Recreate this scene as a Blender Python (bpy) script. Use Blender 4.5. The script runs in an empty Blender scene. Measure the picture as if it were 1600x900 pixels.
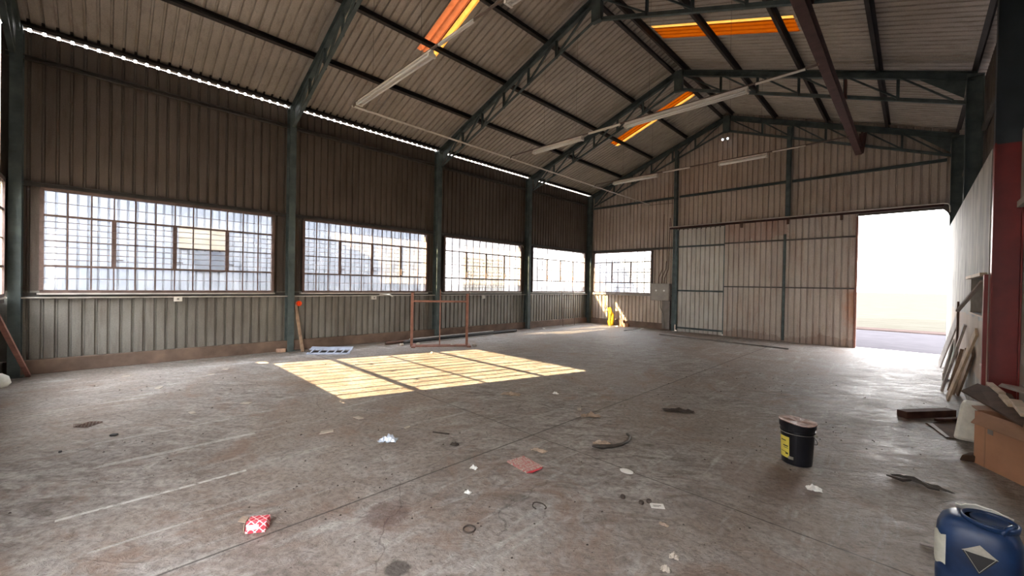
import bpy, math, random
from mathutils import Vector, Matrix
random.seed(7)
S = bpy.context.scene
C = S.collection

# ------------------------------------------------------------------ camera
F_PX = 631.1951
YAW, PIT, ROL = (math.radians(a) for a in (44.8179, -.4893, 1.0617))
CAM = Vector((9.3935, .9587, 1.5))
FW = Vector((-math.sin(YAW)*math.cos(PIT), math.cos(YAW)*math.cos(PIT), math.sin(PIT)))
_r = Vector((math.cos(YAW), math.sin(YAW), 0)); _u = _r.cross(FW)
RT = _r*math.cos(ROL)+_u*math.sin(ROL); UP = -_r*math.sin(ROL)+_u*math.cos(ROL)
cd = bpy.data.cameras.new('camera'); cam = bpy.data.objects.new('camera', cd); C.objects.link(cam)
cd.sensor_width = 36; cd.lens = F_PX*36/1600; cd.clip_start = .02; cd.clip_end = 2000
cam.matrix_world = Matrix(((RT.x, UP.x, -FW.x, CAM.x), (RT.y, UP.y, -FW.y, CAM.y), (RT.z, UP.z, -FW.z, CAM.z), (0, 0, 0, 1)))
S.camera = cam

# ------------------------------------------------------------------ light
EXPOSURE = 1.42
SKY = 12.5
SUN = 26.0
S.view_settings.view_transform = 'Standard'; S.view_settings.look = 'None'
S.view_settings.gamma = 1; S.view_settings.use_curve_mapping = False
S.view_settings.exposure = EXPOSURE
cy = S.cycles
cy.use_denoising = True
cy.max_bounces = 10; cy.diffuse_bounces = 6; cy.glossy_bounces = 3; cy.transparent_max_bounces = 12
cy.sample_clamp_indirect = 8
W_ = bpy.data.worlds.new('sky'); S.world = W_; W_.use_nodes = True
wn = W_.node_tree.nodes; wl = W_.node_tree.links
bg = wn['Background']; bg.inputs['Strength'].default_value = SKY
tc = wn.new('ShaderNodeTexCoord'); sp = wn.new('ShaderNodeSeparateXYZ'); rp = wn.new('ShaderNodeValToRGB')
wl.new(tc.outputs['Generated'], sp.inputs[0]); wl.new(sp.outputs['Z'], rp.inputs[0]); wl.new(rp.outputs[0], bg.inputs['Color'])
rp.color_ramp.elements[0].position = 0.0; rp.color_ramp.elements[0].color = (1.0, .955, .90, 1)
rp.color_ramp.elements[1].position = .6; rp.color_ramp.elements[1].color = (.87, .89, .97, 1)
mr = wn.new('ShaderNodeMapRange'); wl.new(sp.outputs['Y'], mr.inputs['Value'])
mr.inputs['From Min'].default_value = -.1; mr.inputs['From Max'].default_value = .9; mr.inputs['To Min'].default_value = SKY; mr.inputs['To Max'].default_value = SKY*.58
wl.new(mr.outputs[0], bg.inputs['Strength'])
sd = bpy.data.lights.new('sun', 'SUN'); sd.energy = SUN; sd.angle = math.radians(.22); sd.color = (1, .76, .44)
sun = bpy.data.objects.new('sun', sd); C.objects.link(sun)
SUNDIR = Vector((.70, 2.53, -1)).normalized()
sun.rotation_euler = SUNDIR.to_track_quat('-Z', 'Y').to_euler(); sun.location = (-5, -15, 9)

# ------------------------------------------------------------------ building measures
B = 3.7183; WD = 10.1585; D = 4*B; RX = 5.08; T = .364; ZR = 7.0
ZB, ZT = 1.269, 2.817
PX = .155          # inner face of the plastered right wall lies at WD-.2
RIB = .1462

def ray(x, y): return FW + RT*((x-800)/F_PX) + UP*((450-y)/F_PX)
def on(x, y, ax, val):
    d = ray(x, y); return CAM + d*((val-CAM[ax])/d[ax])
def fl(x, y, z=0): return on(x, y, 2, z)

def portal(name, loc, rot, sx, sy):
    l = bpy.data.lights.new(name, 'AREA'); l.shape = 'RECTANGLE'; l.size = sx; l.size_y = sy
    l.cycles.is_portal = True
    o = bpy.data.objects.new(name, l); C.objects.link(o); o.location = loc; o.rotation_euler = rot
    return o
H2 = math.pi/2
for k in range(4):
    portal('daylight_window', (-.12, k*B+1.83, 2.04), (0, -H2, 0), 1.55, 3.15)
portal('daylight_window', (1.44, D+.12, 2.04), (-H2, 0, 0), 2.45, 1.55)
portal('daylight_window', (1.93, -.12, 2.04), (H2, 0, 0), 3.0, 1.55)
portal('daylight_front_door', (8.8, -.25, 1.45), (H2, 0, 0), 2.2, 2.9)  # sampling portal for the doorway added behind the camera
portal('daylight_door', (9.17, D+.2, 1.73), (-H2, 0, 0), 1.65, 3.46)

# ------------------------------------------------------------------ material helpers
class M:
    def __init__(s, name):
        s.m = bpy.data.materials.new(name); s.m.use_nodes = True; s.nt = s.m.node_tree
        s.n = s.nt.nodes; s.l = s.nt.links; s.b = s.n['Principled BSDF']; s.out = s.n['Material Output']
        s.tc = s.n.new('ShaderNodeTexCoord')
    def vec(s, scale=(1, 1, 1), rot=(0, 0, 0)):
        m = s.n.new('ShaderNodeMapping'); s.l.new(s.tc.outputs['Object'], m.inputs[0])
        m.inputs['Scale'].default_value = scale; m.inputs['Rotation'].default_value = rot
        return m.outputs[0]
    def vec2(s, ang, scale):
        m = s.n.new('ShaderNodeMapping'); s.l.new(s.tc.outputs['Object'], m.inputs[0]); m.inputs['Rotation'].default_value = (0, 0, ang)
        k = s.n.new('ShaderNodeMapping'); s.l.new(m.outputs[0], k.inputs[0]); k.inputs['Scale'].default_value = scale
        return k.outputs[0]
    def noise(s, scale, detail=4, rough=.55, vec=None, dist=0):
        n = s.n.new('ShaderNodeTexNoise'); s.l.new(vec or s.tc.outputs['Object'], n.inputs['Vector'])
        n.inputs['Scale'].default_value = scale; n.inputs['Detail'].default_value = detail
        n.inputs['Roughness'].default_value = rough; n.inputs['Distortion'].default_value = dist
        return n.outputs['Fac']
    def voro(s, scale, vec=None, feature='DISTANCE_TO_EDGE'):
        n = s.n.new('ShaderNodeTexVoronoi'); n.feature = feature
        s.l.new(vec or s.tc.outputs['Object'], n.inputs['Vector']); n.inputs['Scale'].default_value = scale
        return n.outputs['Distance']
    def ramp(s, fac, *stops):
        r = s.n.new('ShaderNodeValToRGB'); s.l.new(fac, r.inputs[0]); e = r.color_ramp.elements
        while len(e) < len(stops): e.new(.5)
        for q, (p, c) in zip(e, stops):
            q.position = p; q.color = (c, c, c, 1) if isinstance(c, (int, float)) else (*c, 1)
        return r.outputs[0]
    def mix(s, fac, a, b, mode='MIX'):
        m = s.n.new('ShaderNodeMix'); m.data_type = 'RGBA'; m.blend_type = mode
        for i, v in ((0, fac), (6, a), (7, b)):
            if isinstance(v, (int, float)): m.inputs[i].default_value = v if i == 0 else (v, v, v, 1)
            elif isinstance(v, tuple): m.inputs[i].default_value = (*v, 1)
            else: s.l.new(v, m.inputs[i])
        return m.outputs[2]
    def math(s, op, a, b=0.0, c=0.0):
        m = s.n.new('ShaderNodeMath'); m.operation = op
        for i, v in enumerate((a, b, c)):
            if isinstance(v, (int, float)): m.inputs[i].default_value = v
            else: s.l.new(v, m.inputs[i])
        return m.outputs[0]
    def sep(s, vec=None):
        n = s.n.new('ShaderNodeSeparateXYZ'); s.l.new(vec or s.tc.outputs['Object'], n.inputs[0]); return n.outputs
    def set(s, **k):
        for a, v in k.items():
            i = s.b.inputs[{'col': 'Base Color', 'rough': 'Roughness', 'metal': 'Metallic', 'spec': 'Specular IOR Level'}[a]]
            if isinstance(v, tuple): i.default_value = (*v, 1)
            elif isinstance(v, (int, float)): i.default_value = v
            else: s.l.new(v, i)
        return s
    def bump(s, h, strength=.3, dist=.01):
        n = s.n.new('ShaderNodeBump'); n.inputs['Strength'].default_value = strength; n.inputs['Distance'].default_value = dist
        s.l.new(h, n.inputs['Height']); s.l.new(n.outputs[0], s.b.inputs['Normal']); return s

def simple(name, col, rough=.6, metal=0, var=.25, scale=6, bump=.15, spec=.5):
    m = M(name); n = m.noise(scale, 6, .6)
    lo = tuple(c*(1-var) for c in col); hi = tuple(min(1, c*(1+var)) for c in col)
    m.set(col=m.ramp(n, (.3, lo), (.7, hi)), rough=rough, metal=metal, spec=spec)
    if bump: m.bump(m.noise(scale*8, 5), bump, .004)
    return m.m

def sheet(name, a, b, stain, rough, metal, streak=(1, 1, .12)):
    m = M(name)
    n1 = m.noise(1.1, 5, .6); n2 = m.noise(9, 6, .65, m.vec(streak)); n3 = m.noise(60, 3, .7)
    c = m.ramp(n1, (.3, a), (.72, b))
    c = m.mix(m.math('MULTIPLY', m.ramp(n2, (.5, 0.), (.75, 1.)), .6), c, stain)
    c = m.mix(.35, c, m.ramp(n3, (.3, .25), (.7, 1.)), 'MULTIPLY')
    m.set(col=c, rough=m.ramp(n2, (.3, rough-.08), (.7, rough+.12)), metal=metal)
    m.bump(n3, .12, .003)
    return m.m

MT = {}
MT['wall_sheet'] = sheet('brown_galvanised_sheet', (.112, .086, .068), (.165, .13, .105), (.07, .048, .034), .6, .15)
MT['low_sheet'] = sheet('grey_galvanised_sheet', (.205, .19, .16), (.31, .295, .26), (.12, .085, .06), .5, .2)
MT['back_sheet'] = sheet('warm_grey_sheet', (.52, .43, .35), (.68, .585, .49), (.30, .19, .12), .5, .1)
def m_door():
    mt = sheet('weathered_door_sheet', (.50, .435, .375), (.66, .59, .52), (.34, .17, .10), .5, .1)
    m = M.__new__(M); m.m = mt; m.nt = mt.node_tree; m.n = m.nt.nodes; m.l = m.nt.links; m.b = m.n['Principled BSDF']; m.tc = m.n['Texture Coordinate']
    src = m.b.inputs['Base Color'].links[0].from_socket; o = m.sep(); n = m.noise(2.2, 6, .7)
    X = m.math('ADD', o['X'], m.math('MULTIPLY', m.math('SUBTRACT', n, .5), .5)); Z = m.math('ADD', o['Z'], m.math('MULTIPLY', m.math('SUBTRACT', n, .5), .8))
    a = m.math('MULTIPLY', m.ramp(m.math('SUBTRACT', X, 7.6), (.42, 0.), (.72, 1.)), m.ramp(m.math('MULTIPLY', Z, .5), (.28, .25), (.4, 1.), (.74, 1.), (.84, 0.)))
    b = m.math('MULTIPLY', m.math('GREATER_THAN', Z, 2.98), m.math('LESS_THAN', X, 6.8))
    c = m.mix(m.math('MULTIPLY', a, .75), src, (.52, .20, .08)); c = m.mix(m.math('MULTIPLY', b, .4), c, (.36, .17, .12))
    low = m.math('LESS_THAN', Z, .22); c = m.mix(m.math('MULTIPLY', low, .5), c, (.30, .20, .15))
    m.l.new(c, m.b.inputs['Base Color']); return mt
MT['door_sheet'] = m_door() if True else sheet('weathered_door_sheet', (.52, .46, .40), (.68, .62, .56), (.36, .18, .10), .5, .1)
MT['pale_door'] = sheet('pale_door_sheet', (.60, .57, .51), (.74, .72, .66), (.28, .2, .14), .5, .1)
MT['roof_sheet'] = sheet('roof_sheet', (.44, .39, .33), (.60, .54, .465), (.27, .20, .155), .45, .12, (.12, 1, 1))
MT['teal'] = simple('teal_paint', (.080, .104, .103), .6, 0, .4, 4, .15, .3)
MT['dark_steel'] = simple('dark_purlin_steel', (.028, .022, .02), .6, 0, .3, 5)
MT['girt'] = simple('girt_steel', (.085, .075, .065), .6, 0, .3, 5)
MT['primer'] = simple('red_brown_primer', (.085, .038, .032), .7, 0, .3, 5)
MT['redpaint'] = simple('red_paint', (.22, .025, .022), .5, 0, .2, 4)
MT['plinth'] = simple('brown_concrete', (.17, .115, .085), .85, 0, .35, 3, .4)
MT['frame'] = simple('window_steel', (.13, .085, .072), .6, 0, .3, 9)
MT['bar'] = simple('burglar_bar_steel', (.16, .11, .10), .5, 0, .2, 9)
MT['rust'] = simple('rusty_steel', (.27, .125, .09), .7, 0, .3, 8, .3)
MT['darkrust'] = simple('dark_rust', (.10, .05, .035), .7, 0, .4, 8, .3)
MT['conduit'] = simple('pale_conduit', (.55, .52, .47), .4, 0, .2, 6)
MT['brownpipe'] = simple('brown_conduit', (.14, .10, .08), .45, 0, .2, 6)
MT['white_metal'] = simple('white_enamel', (.74, .70, .63), .35, 0, .12, 6)
MT['tube'] = simple('dead_lamp_tube', (.90, .88, .84), .15, 0, .03, 6, 0)
MT['wood'] = simple('old_timber', (.30, .20, .13), .7, 0, .4, 7, .4)
MT['palewood'] = simple('pale_timber', (.55, .42, .29), .65, 0, .25, 7, .3)
MT['greywood'] = simple('grey_timber', (.36, .32, .29), .7, 0, .3, 7, .4)
MT['darkwood'] = simple('dark_wet_timber', (.085, .042, .032), .85, 0, .4, 7, .4, .1)
MT['whiteboard'] = simple('white_board', (.72, .69, .61), .6, 0, .1, 4)
MT['darkboard'] = simple('dark_board', (.10, .064, .046), .9, 0, .3, 6, .4, .1)
MT['cardboard'] = simple('cardboard', (.44, .225, .125), .75, 0, .12, 3, .1)
MT['cardin'] = simple('cardboard_inside', (.36, .20, .12), .8, 0, .15, 3, .1)
MT['foam'] = simple('white_foam', (.80, .79, .70), .8, 0, .12, 14, .3)
MT['black'] = simple('black_plastic', (.008, .009, .014), .3, 0, .3, 5, .05)
MT['blue'] = simple('blue_plastic', (.009, .032, .095), .42, 0, .5, 4, .1)
MT['darkhole'] = simple('dark_inside', (.006, .006, .009), .9, 0, .2, 4, 0, .05)
MT['yellow'] = simple('yellow_label', (.85, .72, .12), .5, 0, .06, 5, 0)
MT['label'] = simple('pale_label', (.50, .50, .42), .6, 0, .15, 20, 0)
MT['ink'] = simple('black_ink', (.02, .02, .02), .6, 0, .1, 5, 0)
MT['silver'] = simple('worn_silver_label', (.42, .40, .34), .35, .3, .25, 20, 0)
MT['yellowbag'] = simple('yellow_sack', (.90, .52, .02), .45, 0, .15, 8, .2)
MT['orange'] = simple('orange_plastic', (.95, .12, .02), .4, 0, .05, 5, 0)
MT['boxgrey'] = simple('grey_enamel', (.36, .33, .29), .5, 0, .15, 5)
MT['duct'] = simple('grey_duct', (.22, .20, .18), .5, 0, .2, 5)
MT['paper'] = simple('white_paper', (.85, .84, .80), .6, 0, .05, 12, 0)
MT['redpaper'] = simple('red_print', (.65, .06, .08), .5, 0, .2, 12, 0)
MT['foil'] = simple('blue_white_foil', (.62, .70, .80), .25, .35, .15, 30, .2)
MT['tan'] = simple('tan_scrap', (.40, .305, .23), .7, 0, .3, 30, .2)
MT['crumb'] = simple('dark_crumb', (.06, .045, .035), .8, 0, .4, 20, .2)
MT['stone'] = simple('pale_stone', (.46, .40, .33), .8, 0, .2, 12, .3)
MT['rubber'] = simple('grey_rubber', (.06, .05, .042), .6, 0, .3, 12, .2)
MT['bumper'] = simple('blue_grey_plastic', (.36, .40, .50), .35, 0, .2, 8, .1)
MT['greenwall'] = simple('grey_green_door', (.40, .41, .36), .6, 0, .1, 2)
MT['brick'] = simple('worn_brick', (.50, .33, .24), .8, 0, .3, 9, .4)

def m_plaster():
    m = M('stained_white_plaster'); z = m.sep()['Z']
    n1 = m.noise(1.6, 6, .6); n2 = m.noise(3.2, 6, .65, m.vec((1, 1, .22)), 1.2)
    c = m.ramp(n1, (.3, (.35, .32, .27)), (.7, (.50, .475, .43)))
    c = m.mix(m.math('MULTIPLY', m.ramp(n2, (.45, 0.), (.62, 1.)), .75), c, (.17, .165, .15))
    low = m.ramp(m.math('ADD', z, m.math('MULTIPLY', n1, .4)), (.0, 1.), (1.0, 1.), (1.0001, 0.))
    band = m.ramp(m.math('SUBTRACT', m.math('ADD', z, m.math('MULTIPLY', n1, .25)), .62), (.0, 0.), (.02, 1.), (.7, 1.), (.72, 0.))
    c = m.mix(m.math('MULTIPLY', band, .55), c, (.52, .36, .24))
    m.set(col=c, rough=.75); m.bump(m.noise(18, 6), .3, .006); return m.m
MT['plaster'] = m_plaster()

def m_col_red():
    m = M('column_paint_teal_over_red'); z = m.sep()['Z']; n = m.noise(4, 5)
    f = m.ramp(m.math('SUBTRACT', m.math('ADD', z, m.math('MULTIPLY', n, .04)), 2.6), (.45, 0.), (.46, 1.))
    m.set(col=m.mix(f, m.ramp(n, (.3, (.17, .016, .014)), (.7, (.25, .022, .019))), m.ramp(n, (.3, (.022, .030, .034)), (.7, (.04, .052, .058)))), rough=.45)
    m.bump(m.noise(30, 5), .1, .003); return m.m
MT['col_red'] = m_col_red()

def m_floor():
    m = M('worn_concrete_floor'); o = m.sep(); X, Y = o['X'], o['Y']
    big = m.noise(.33, 4, .6, None, .6); mid = m.noise(1.5, 7, .65, None, .5); fine = m.noise(22, 7, .7)
    rip = m.noise(5.0, 8, .74, m.vec2(-.70, (.62, 1.7, 1)), .9)
    scuff = m.noise(3.2, 7, .7, m.vec((2.4, .35, 1), (0, 0, -.06)), .8)
    c = m.ramp(mid, (.28, (.20, .15, .12)), (.5, (.315, .262, .222)), (.72, (.43, .40, .37)))
    c = m.mix(m.ramp(big, (.40, .1), (.58, .85)), c, m.ramp(rip, (.38, (.14, .115, .097)), (.62, (.475, .445, .415))))
    c = m.mix(m.math('MULTIPLY', m.ramp(scuff, (.54, 0.), (.68, 1.)), .42), c, (.60, .59, .56))
    c = m.mix(.6, c, m.ramp(fine, (.32, .22), (.56, 1.)), 'MULTIPLY')
    spk = m.noise(38, 3, .8); c = m.mix(m.ramp(spk, (.33, .75), (.37, 0.)), c, (.05, .035, .03))
    # brown dirt in blotches
    dirt = m.noise(.9, 7, .75, None, 1.5)
    c = m.mix(m.math('MULTIPLY', m.ramp(dirt, (.52, 0.), (.66, 1.)), .6), c, (.23, .145, .10))
    # saw-cut joints
    def line(v, at, w, wob):
        d = m.math('ABSOLUTE', m.math('SUBTRACT', m.math('ADD', v, m.math('MULTIPLY', m.math('SUBTRACT', m.noise(1.2, 5), .5), wob)), at))
        return m.math('LESS_THAN', d, w)
    j = line(X, 6.72, .008, .015)
    for at in (3.98, 7.7, 11.4): j = m.math('MAXIMUM', j, line(Y, at, .006, .06))
    j = m.math('MAXIMUM', j, line(X, 3.2, .005, .03))
    # cracks
    wob = m.n.new('ShaderNodeVectorMath'); wob.operation = 'ADD'
    nn = m.n.new('ShaderNodeTexNoise'); nn.inputs['Scale'].default_value = 2.2; nn.inputs['Detail'].default_value = 6
    m.l.new(m.tc.outputs['Object'], nn.inputs['Vector'])
    sc = m.n.new('ShaderNodeVectorMath'); sc.operation = 'SCALE'; sc.inputs['Scale'].default_value = .3
    m.l.new(nn.outputs['Color'], sc.inputs[0]); m.l.new(m.tc.outputs['Object'], wob.inputs[0]); m.l.new(sc.outputs[0], wob.inputs[1])
    cr = m.voro(.55, wob.outputs[0])
    crk = m.math('MULTIPLY', m.math('LESS_THAN', cr, .0025), m.math('GREATER_THAN', m.noise(.8, 3), .5))
    # white drag mark
    def seg(x0, y0, y1, w, k):
        dx = m.math('ABSOLUTE', m.math('SUBTRACT', m.math('ADD', X, m.math('MULTIPLY', m.math('SUBTRACT', m.noise(.9, 4), .5), .06)), x0))
        a = m.math('LESS_THAN', dx, w)
        b = m.math('MULTIPLY', m.math('GREATER_THAN', Y, y0), m.math('LESS_THAN', Y, y1))
        return m.math('MULTIPLY', m.math('MULTIPLY', a, b), m.math('MULTIPLY', m.ramp(m.noise(14, 6, .7), (.38, 0.), (.5, 1.)), k))
    wm = seg(5.70, .75, 1.75, .016, .8)
    for a in ((4.85, .9, 2.0, .03, .4), (4.2, .9, 1.9, .02, .3), (6.25, .9, 1.4, .012, .35)): wm = m.math('MAXIMUM', wm, seg(*a))
    c = m.mix(wm, c, (.66, .65, .62))
    dark = m.math('MAXIMUM', m.math('MULTIPLY', j, .75), m.math('MULTIPLY', crk, .35))
    c = m.mix(dark, c, (.05, .04, .035))
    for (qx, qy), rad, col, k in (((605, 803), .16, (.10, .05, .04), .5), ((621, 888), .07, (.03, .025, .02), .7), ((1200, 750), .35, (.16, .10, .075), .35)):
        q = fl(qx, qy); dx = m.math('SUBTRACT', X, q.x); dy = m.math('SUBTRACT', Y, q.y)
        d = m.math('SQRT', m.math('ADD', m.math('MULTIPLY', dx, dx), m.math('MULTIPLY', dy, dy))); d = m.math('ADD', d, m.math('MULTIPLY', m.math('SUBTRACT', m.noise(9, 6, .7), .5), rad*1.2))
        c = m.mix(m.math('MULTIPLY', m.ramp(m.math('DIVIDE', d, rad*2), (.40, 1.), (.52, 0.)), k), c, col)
    m.set(col=c, rough=m.ramp(m.mix(.5, rip, mid), (.36, .42), (.62, .78)), spec=.24)
    h = m.math('ADD', m.math('MULTIPLY', rip, 1.0), m.math('MULTIPLY', fine, .4))
    h = m.math('ADD', h, m.math('MULTIPLY', mid, .8)); h = m.math('SUBTRACT', h, m.math('MULTIPLY', dark, .5))
    m.bump(h, .8, .028); return m.m
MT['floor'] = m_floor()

def m_glass():
    m = M('dusty_glass'); m.n.remove(m.b)
    tr = m.n.new('ShaderNodeBsdfTransparent'); tr.inputs[0].default_value = (.93, .95, .96, 1)
    gl = m.n.new('ShaderNodeBsdfGlossy'); gl.inputs['Roughness'].default_value = .06
    df = m.n.new('ShaderNodeBsdfTranslucent'); df.inputs[0].default_value = (.8, .78, .74, 1)
    a = m.n.new('ShaderNodeMixShader'); b = m.n.new('ShaderNodeMixShader')
    m.l.new(m.ramp(m.noise(3, 6, .7), (.35, .03), (.75, .16)), a.inputs[0])
    m.l.new(tr.outputs[0], a.inputs[1]); m.l.new(df.outputs[0], a.inputs[2])
    b.inputs[0].default_value = .05; m.l.new(a.outputs[0], b.inputs[1]); m.l.new(gl.outputs[0], b.inputs[2])
    m.l.new(b.outputs[0], m.out.inputs[0]); return m.m
MT['glass'] = m_glass()

def m_sky(name, c1, c2, sc=1.):
    m = M(name); m.n.remove(m.b)
    t = m.n.new('ShaderNodeBsdfTranslucent'); g = m.n.new('ShaderNodeBsdfDiffuse'); x = m.n.new('ShaderNodeMixShader')
    c = m.ramp(m.noise(5*sc, 7, .7, None, 2.), (.3, c1), (.7, c2)); m.l.new(c, t.inputs[0])
    g.inputs[0].default_value = (.5, .2, .06, 1)
    x.inputs[0].default_value = .2; m.l.new(t.outputs[0], x.inputs[1]); m.l.new(g.outputs[0], x.inputs[2]); m.l.new(x.outputs[0], m.out.inputs[0]); return m.m
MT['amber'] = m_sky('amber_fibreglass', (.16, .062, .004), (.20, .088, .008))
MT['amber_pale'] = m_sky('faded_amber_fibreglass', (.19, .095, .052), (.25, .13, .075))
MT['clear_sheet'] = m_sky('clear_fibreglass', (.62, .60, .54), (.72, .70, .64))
MT['amber_rim'] = m_sky('sunlit_amber_rim', (.30, .19, .07), (.36, .25, .11))  # paler amber for the strip along one skylight edge

_e = M('lit_lens'); _e.b.inputs['Emission Color'].default_value = (.85, .9, 1, 1); _e.b.inputs['Emission Strength'].default_value = 2.; MT['lit'] = _e.m
MT['nb_wall'] = sheet('neighbour_sheeting', (.17, .185, .215), (.25, .265, .29), (.13, .135, .15), .7, .0)
MT['nb_white'] = sheet('neighbour_white_sheeting', (.62, .61, .59), (.74, .73, .71), (.5, .46, .42), .7, .0)
MT['nb_tan'] = simple('tan_shutter', (.25, .21, .14), .7, 0, .1, 3)
MT['nb_glass'] = simple('far_window_glass', (.05, .06, .08), .3, 0, .1, 3)
def m_ground():
    m = M('outdoor_paving'); n = m.noise(1.5, 6, .6)
    m.set(col=m.ramp(n, (.3, (.033, .031, .0328)), (.7, (.041, .0385, .0405))), rough=.95, spec=0); m.bump(m.noise(9, 5), .2, .01); return m.m
def m_grass():
    m = M('dry_grass_field'); n = m.noise(1.2, 7, .7, m.vec((.5, 1.2, 1)), .5)
    m.set(col=m.ramp(n, (.3, (.033, .0305, .0235)), (.65, (.043, .0405, .033))), rough=.95, spec=0); m.bump(m.noise(6, 6), .5, .05); return m.m
MT['ground'] = m_ground(); MT['grass'] = m_grass()
MT['kerb'] = simple('brown_kerb', (.036, .027, .024), .8, 0, .2, 2, .1, 0)

# ------------------------------------------------------------------ mesh helpers
def RECT(w, h): return [(-w/2, -h/2), (w/2, -h/2), (w/2, h/2), (-w/2, h/2)]
def ISEC(w, h, t=.012, tw=.009):
    a, b, c = w/2, h/2, tw/2
    return [(-a, -b), (a, -b), (a, -b+t), (c, -b+t), (c, b-t), (a, b-t), (a, b), (-a, b), (-a, b-t), (-c, b-t), (-c, -b+t), (-a, -b+t)]
def CSEC(w, h, t=.008):
    a, b = w/2, h/2
    return [(-a, -b), (a, -b), (a, -b+t), (-a+t, -b+t), (-a+t, b-t), (a, b-t), (a, b), (-a, b)]
def LSEC(a, b, t=.007): return [(0, 0), (a, 0), (a, t), (t, t), (t, b), (0, b)]

class MB:
    def __init__(s): s.v = []; s.f = []; s.mi = []
    def add(s, vs, fs, mi=0):
        o = len(s.v); s.v += [tuple(p) for p in vs]
        for f in fs: s.f.append(tuple(i+o for i in f)); s.mi.append(mi)
        return s
    def box(s, x0, x1, y0, y1, z0, z1, mi=0):
        v = [(x, y, z) for z in (z0, z1) for y in (y0, y1) for x in (x0, x1)]
        return s.add(v, [(0, 2, 3, 1), (4, 5, 7, 6), (0, 1, 5, 4), (2, 6, 7, 3), (0, 4, 6, 2), (1, 3, 7, 5)], mi)
    def sweep(s, p, q, prof, up=(0, 0, 1), mi=0):
        p, q = Vector(p), Vector(q); d = (q-p).normalized(); up = Vector(up)
        side = d.cross(up)
        if side.length < 1e-4: side = d.cross(Vector((1, 0, 0)))
        side.normalize(); u = side.cross(d).normalized(); n = len(prof)
        v = [p+side*a+u*b for a, b in prof]+[q+side*a+u*b for a, b in prof]
        fs = [(i, (i+1) % n, n+(i+1) % n, n+i) for i in range(n)]
        return s.add(v, fs+[tuple(range(n-1, -1, -1)), tuple(range(n, 2*n))], mi)
    def tube(s, pts, r, n=8, closed=False, mi=0):
        pts = [Vector(p) for p in pts]; m = len(pts); rs = r if isinstance(r, (list, tuple)) else [r]*m
        vs = []; prev = None
        for i, p in enumerate(pts):
            a = pts[(i-1) % m] if (closed or i) else p; b = pts[(i+1) % m] if (closed or i < m-1) else p
            d = (b-a).normalized()
            if prev is None:
                k = Vector((0, 0, 1)) if abs(d.z) < .9 else Vector((1, 0, 0)); u = d.cross(k).normalized()
            else:
                u = (prev-d*prev.dot(d)).normalized()
            prev = u; w = d.cross(u)
            vs += [p+(u*math.cos(2*math.pi*j/n)+w*math.sin(2*math.pi*j/n))*rs[i] for j in range(n)]
        fs = []
        for i in range(m if closed else m-1):
            for j in range(n):
                a, b = i*n+j, i*n+(j+1) % n; c, d_ = ((i+1) % m)*n+(j+1) % n, ((i+1) % m)*n+j
                fs.append((a, b, c, d_))
        if not closed: fs += [tuple(range(n-1, -1, -1)), tuple(range((m-1)*n, m*n))]
        return s.add(vs, fs, mi)
    def lathe(s, prof, n=32, c=(0, 0), mi=0, shape=None):
        vs = []
        for r, z in prof:
            for j in range(n):
                a = 2*math.pi*j/n; fx, fy = shape(a) if shape else (math.cos(a), math.sin(a))
                vs.append((c[0]+r*fx, c[1]+r*fy, z))
        fs = [(i*n+j, i*n+(j+1) % n, (i+1)*n+(j+1) % n, (i+1)*n+j) for i in range(len(prof)-1) for j in range(n)]
        if prof[0][0] > 1e-5: fs.append(tuple(range(n-1, -1, -1)))
        if prof[-1][0] > 1e-5: fs.append(tuple(range((len(prof)-1)*n, len(prof)*n)))
        return s.add(vs, fs, mi)
    def prism(s, poly, a, b, mi=0):      # poly of 3-D points, extruded from offset a to offset b
        a, b = Vector(a), Vector(b); n = len(poly); P = [Vector(p) for p in poly]
        return s.add([p+a for p in P]+[p+b for p in P], [tuple(range(n-1, -1, -1)), tuple(range(n, 2*n))]+[(i, (i+1) % n, n+(i+1) % n, n+i) for i in range(n)], mi)

def obj(name, mb, mat, parent=None, smooth=False, bevel=0, solid=0, loc=None):
    me = bpy.data.meshes.new(name); me.from_pydata(mb.v, [], mb.f); me.validate(); me.update()
    import bmesh
    bm = bmesh.new(); bm.from_mesh(me); bmesh.ops.recalc_face_normals(bm, faces=bm.faces); bm.to_mesh(me); bm.free()
    for m in (mat if isinstance(mat, (list, tuple)) else [mat]): me.materials.append(MT[m] if isinstance(m, str) else m)
    if len(me.materials) > 1 and len(mb.mi) == len(me.polygons): me.polygons.foreach_set('material_index', mb.mi)
    if smooth: me.polygons.foreach_set('use_smooth', [True]*len(me.polygons))
    o = bpy.data.objects.new(name, me); C.objects.link(o)
    if parent: o.parent = parent
    if loc is not None: o.location = loc
    if solid: k = o.modifiers.new('thickness', 'SOLIDIFY'); k.thickness = solid; k.offset = 0
    if bevel: k = o.modifiers.new('bevel', 'BEVEL'); k.width = bevel; k.segments = 2; k.limit_method = 'ANGLE'
    return o
def tag(o, label, cat, group=None, kind=None):
    o['label'] = label; o['category'] = cat
    if group: o['group'] = group
    if kind: o['kind'] = kind
    return o
def struct(o, label=None):
    o['kind'] = 'structure'; o['category'] = o.name.split('_')[0].split('.')[0]
    if label: o['label'] = label
    return o
def thing(name, label, cat, loc=(0, 0, 0), rz=0, group=None):
    o = bpy.data.objects.new(name, None); C.objects.link(o); o.location = loc; o.rotation_euler = (0, 0, rz); o.empty_display_size = .1
    return tag(o, label, cat, group)

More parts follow.
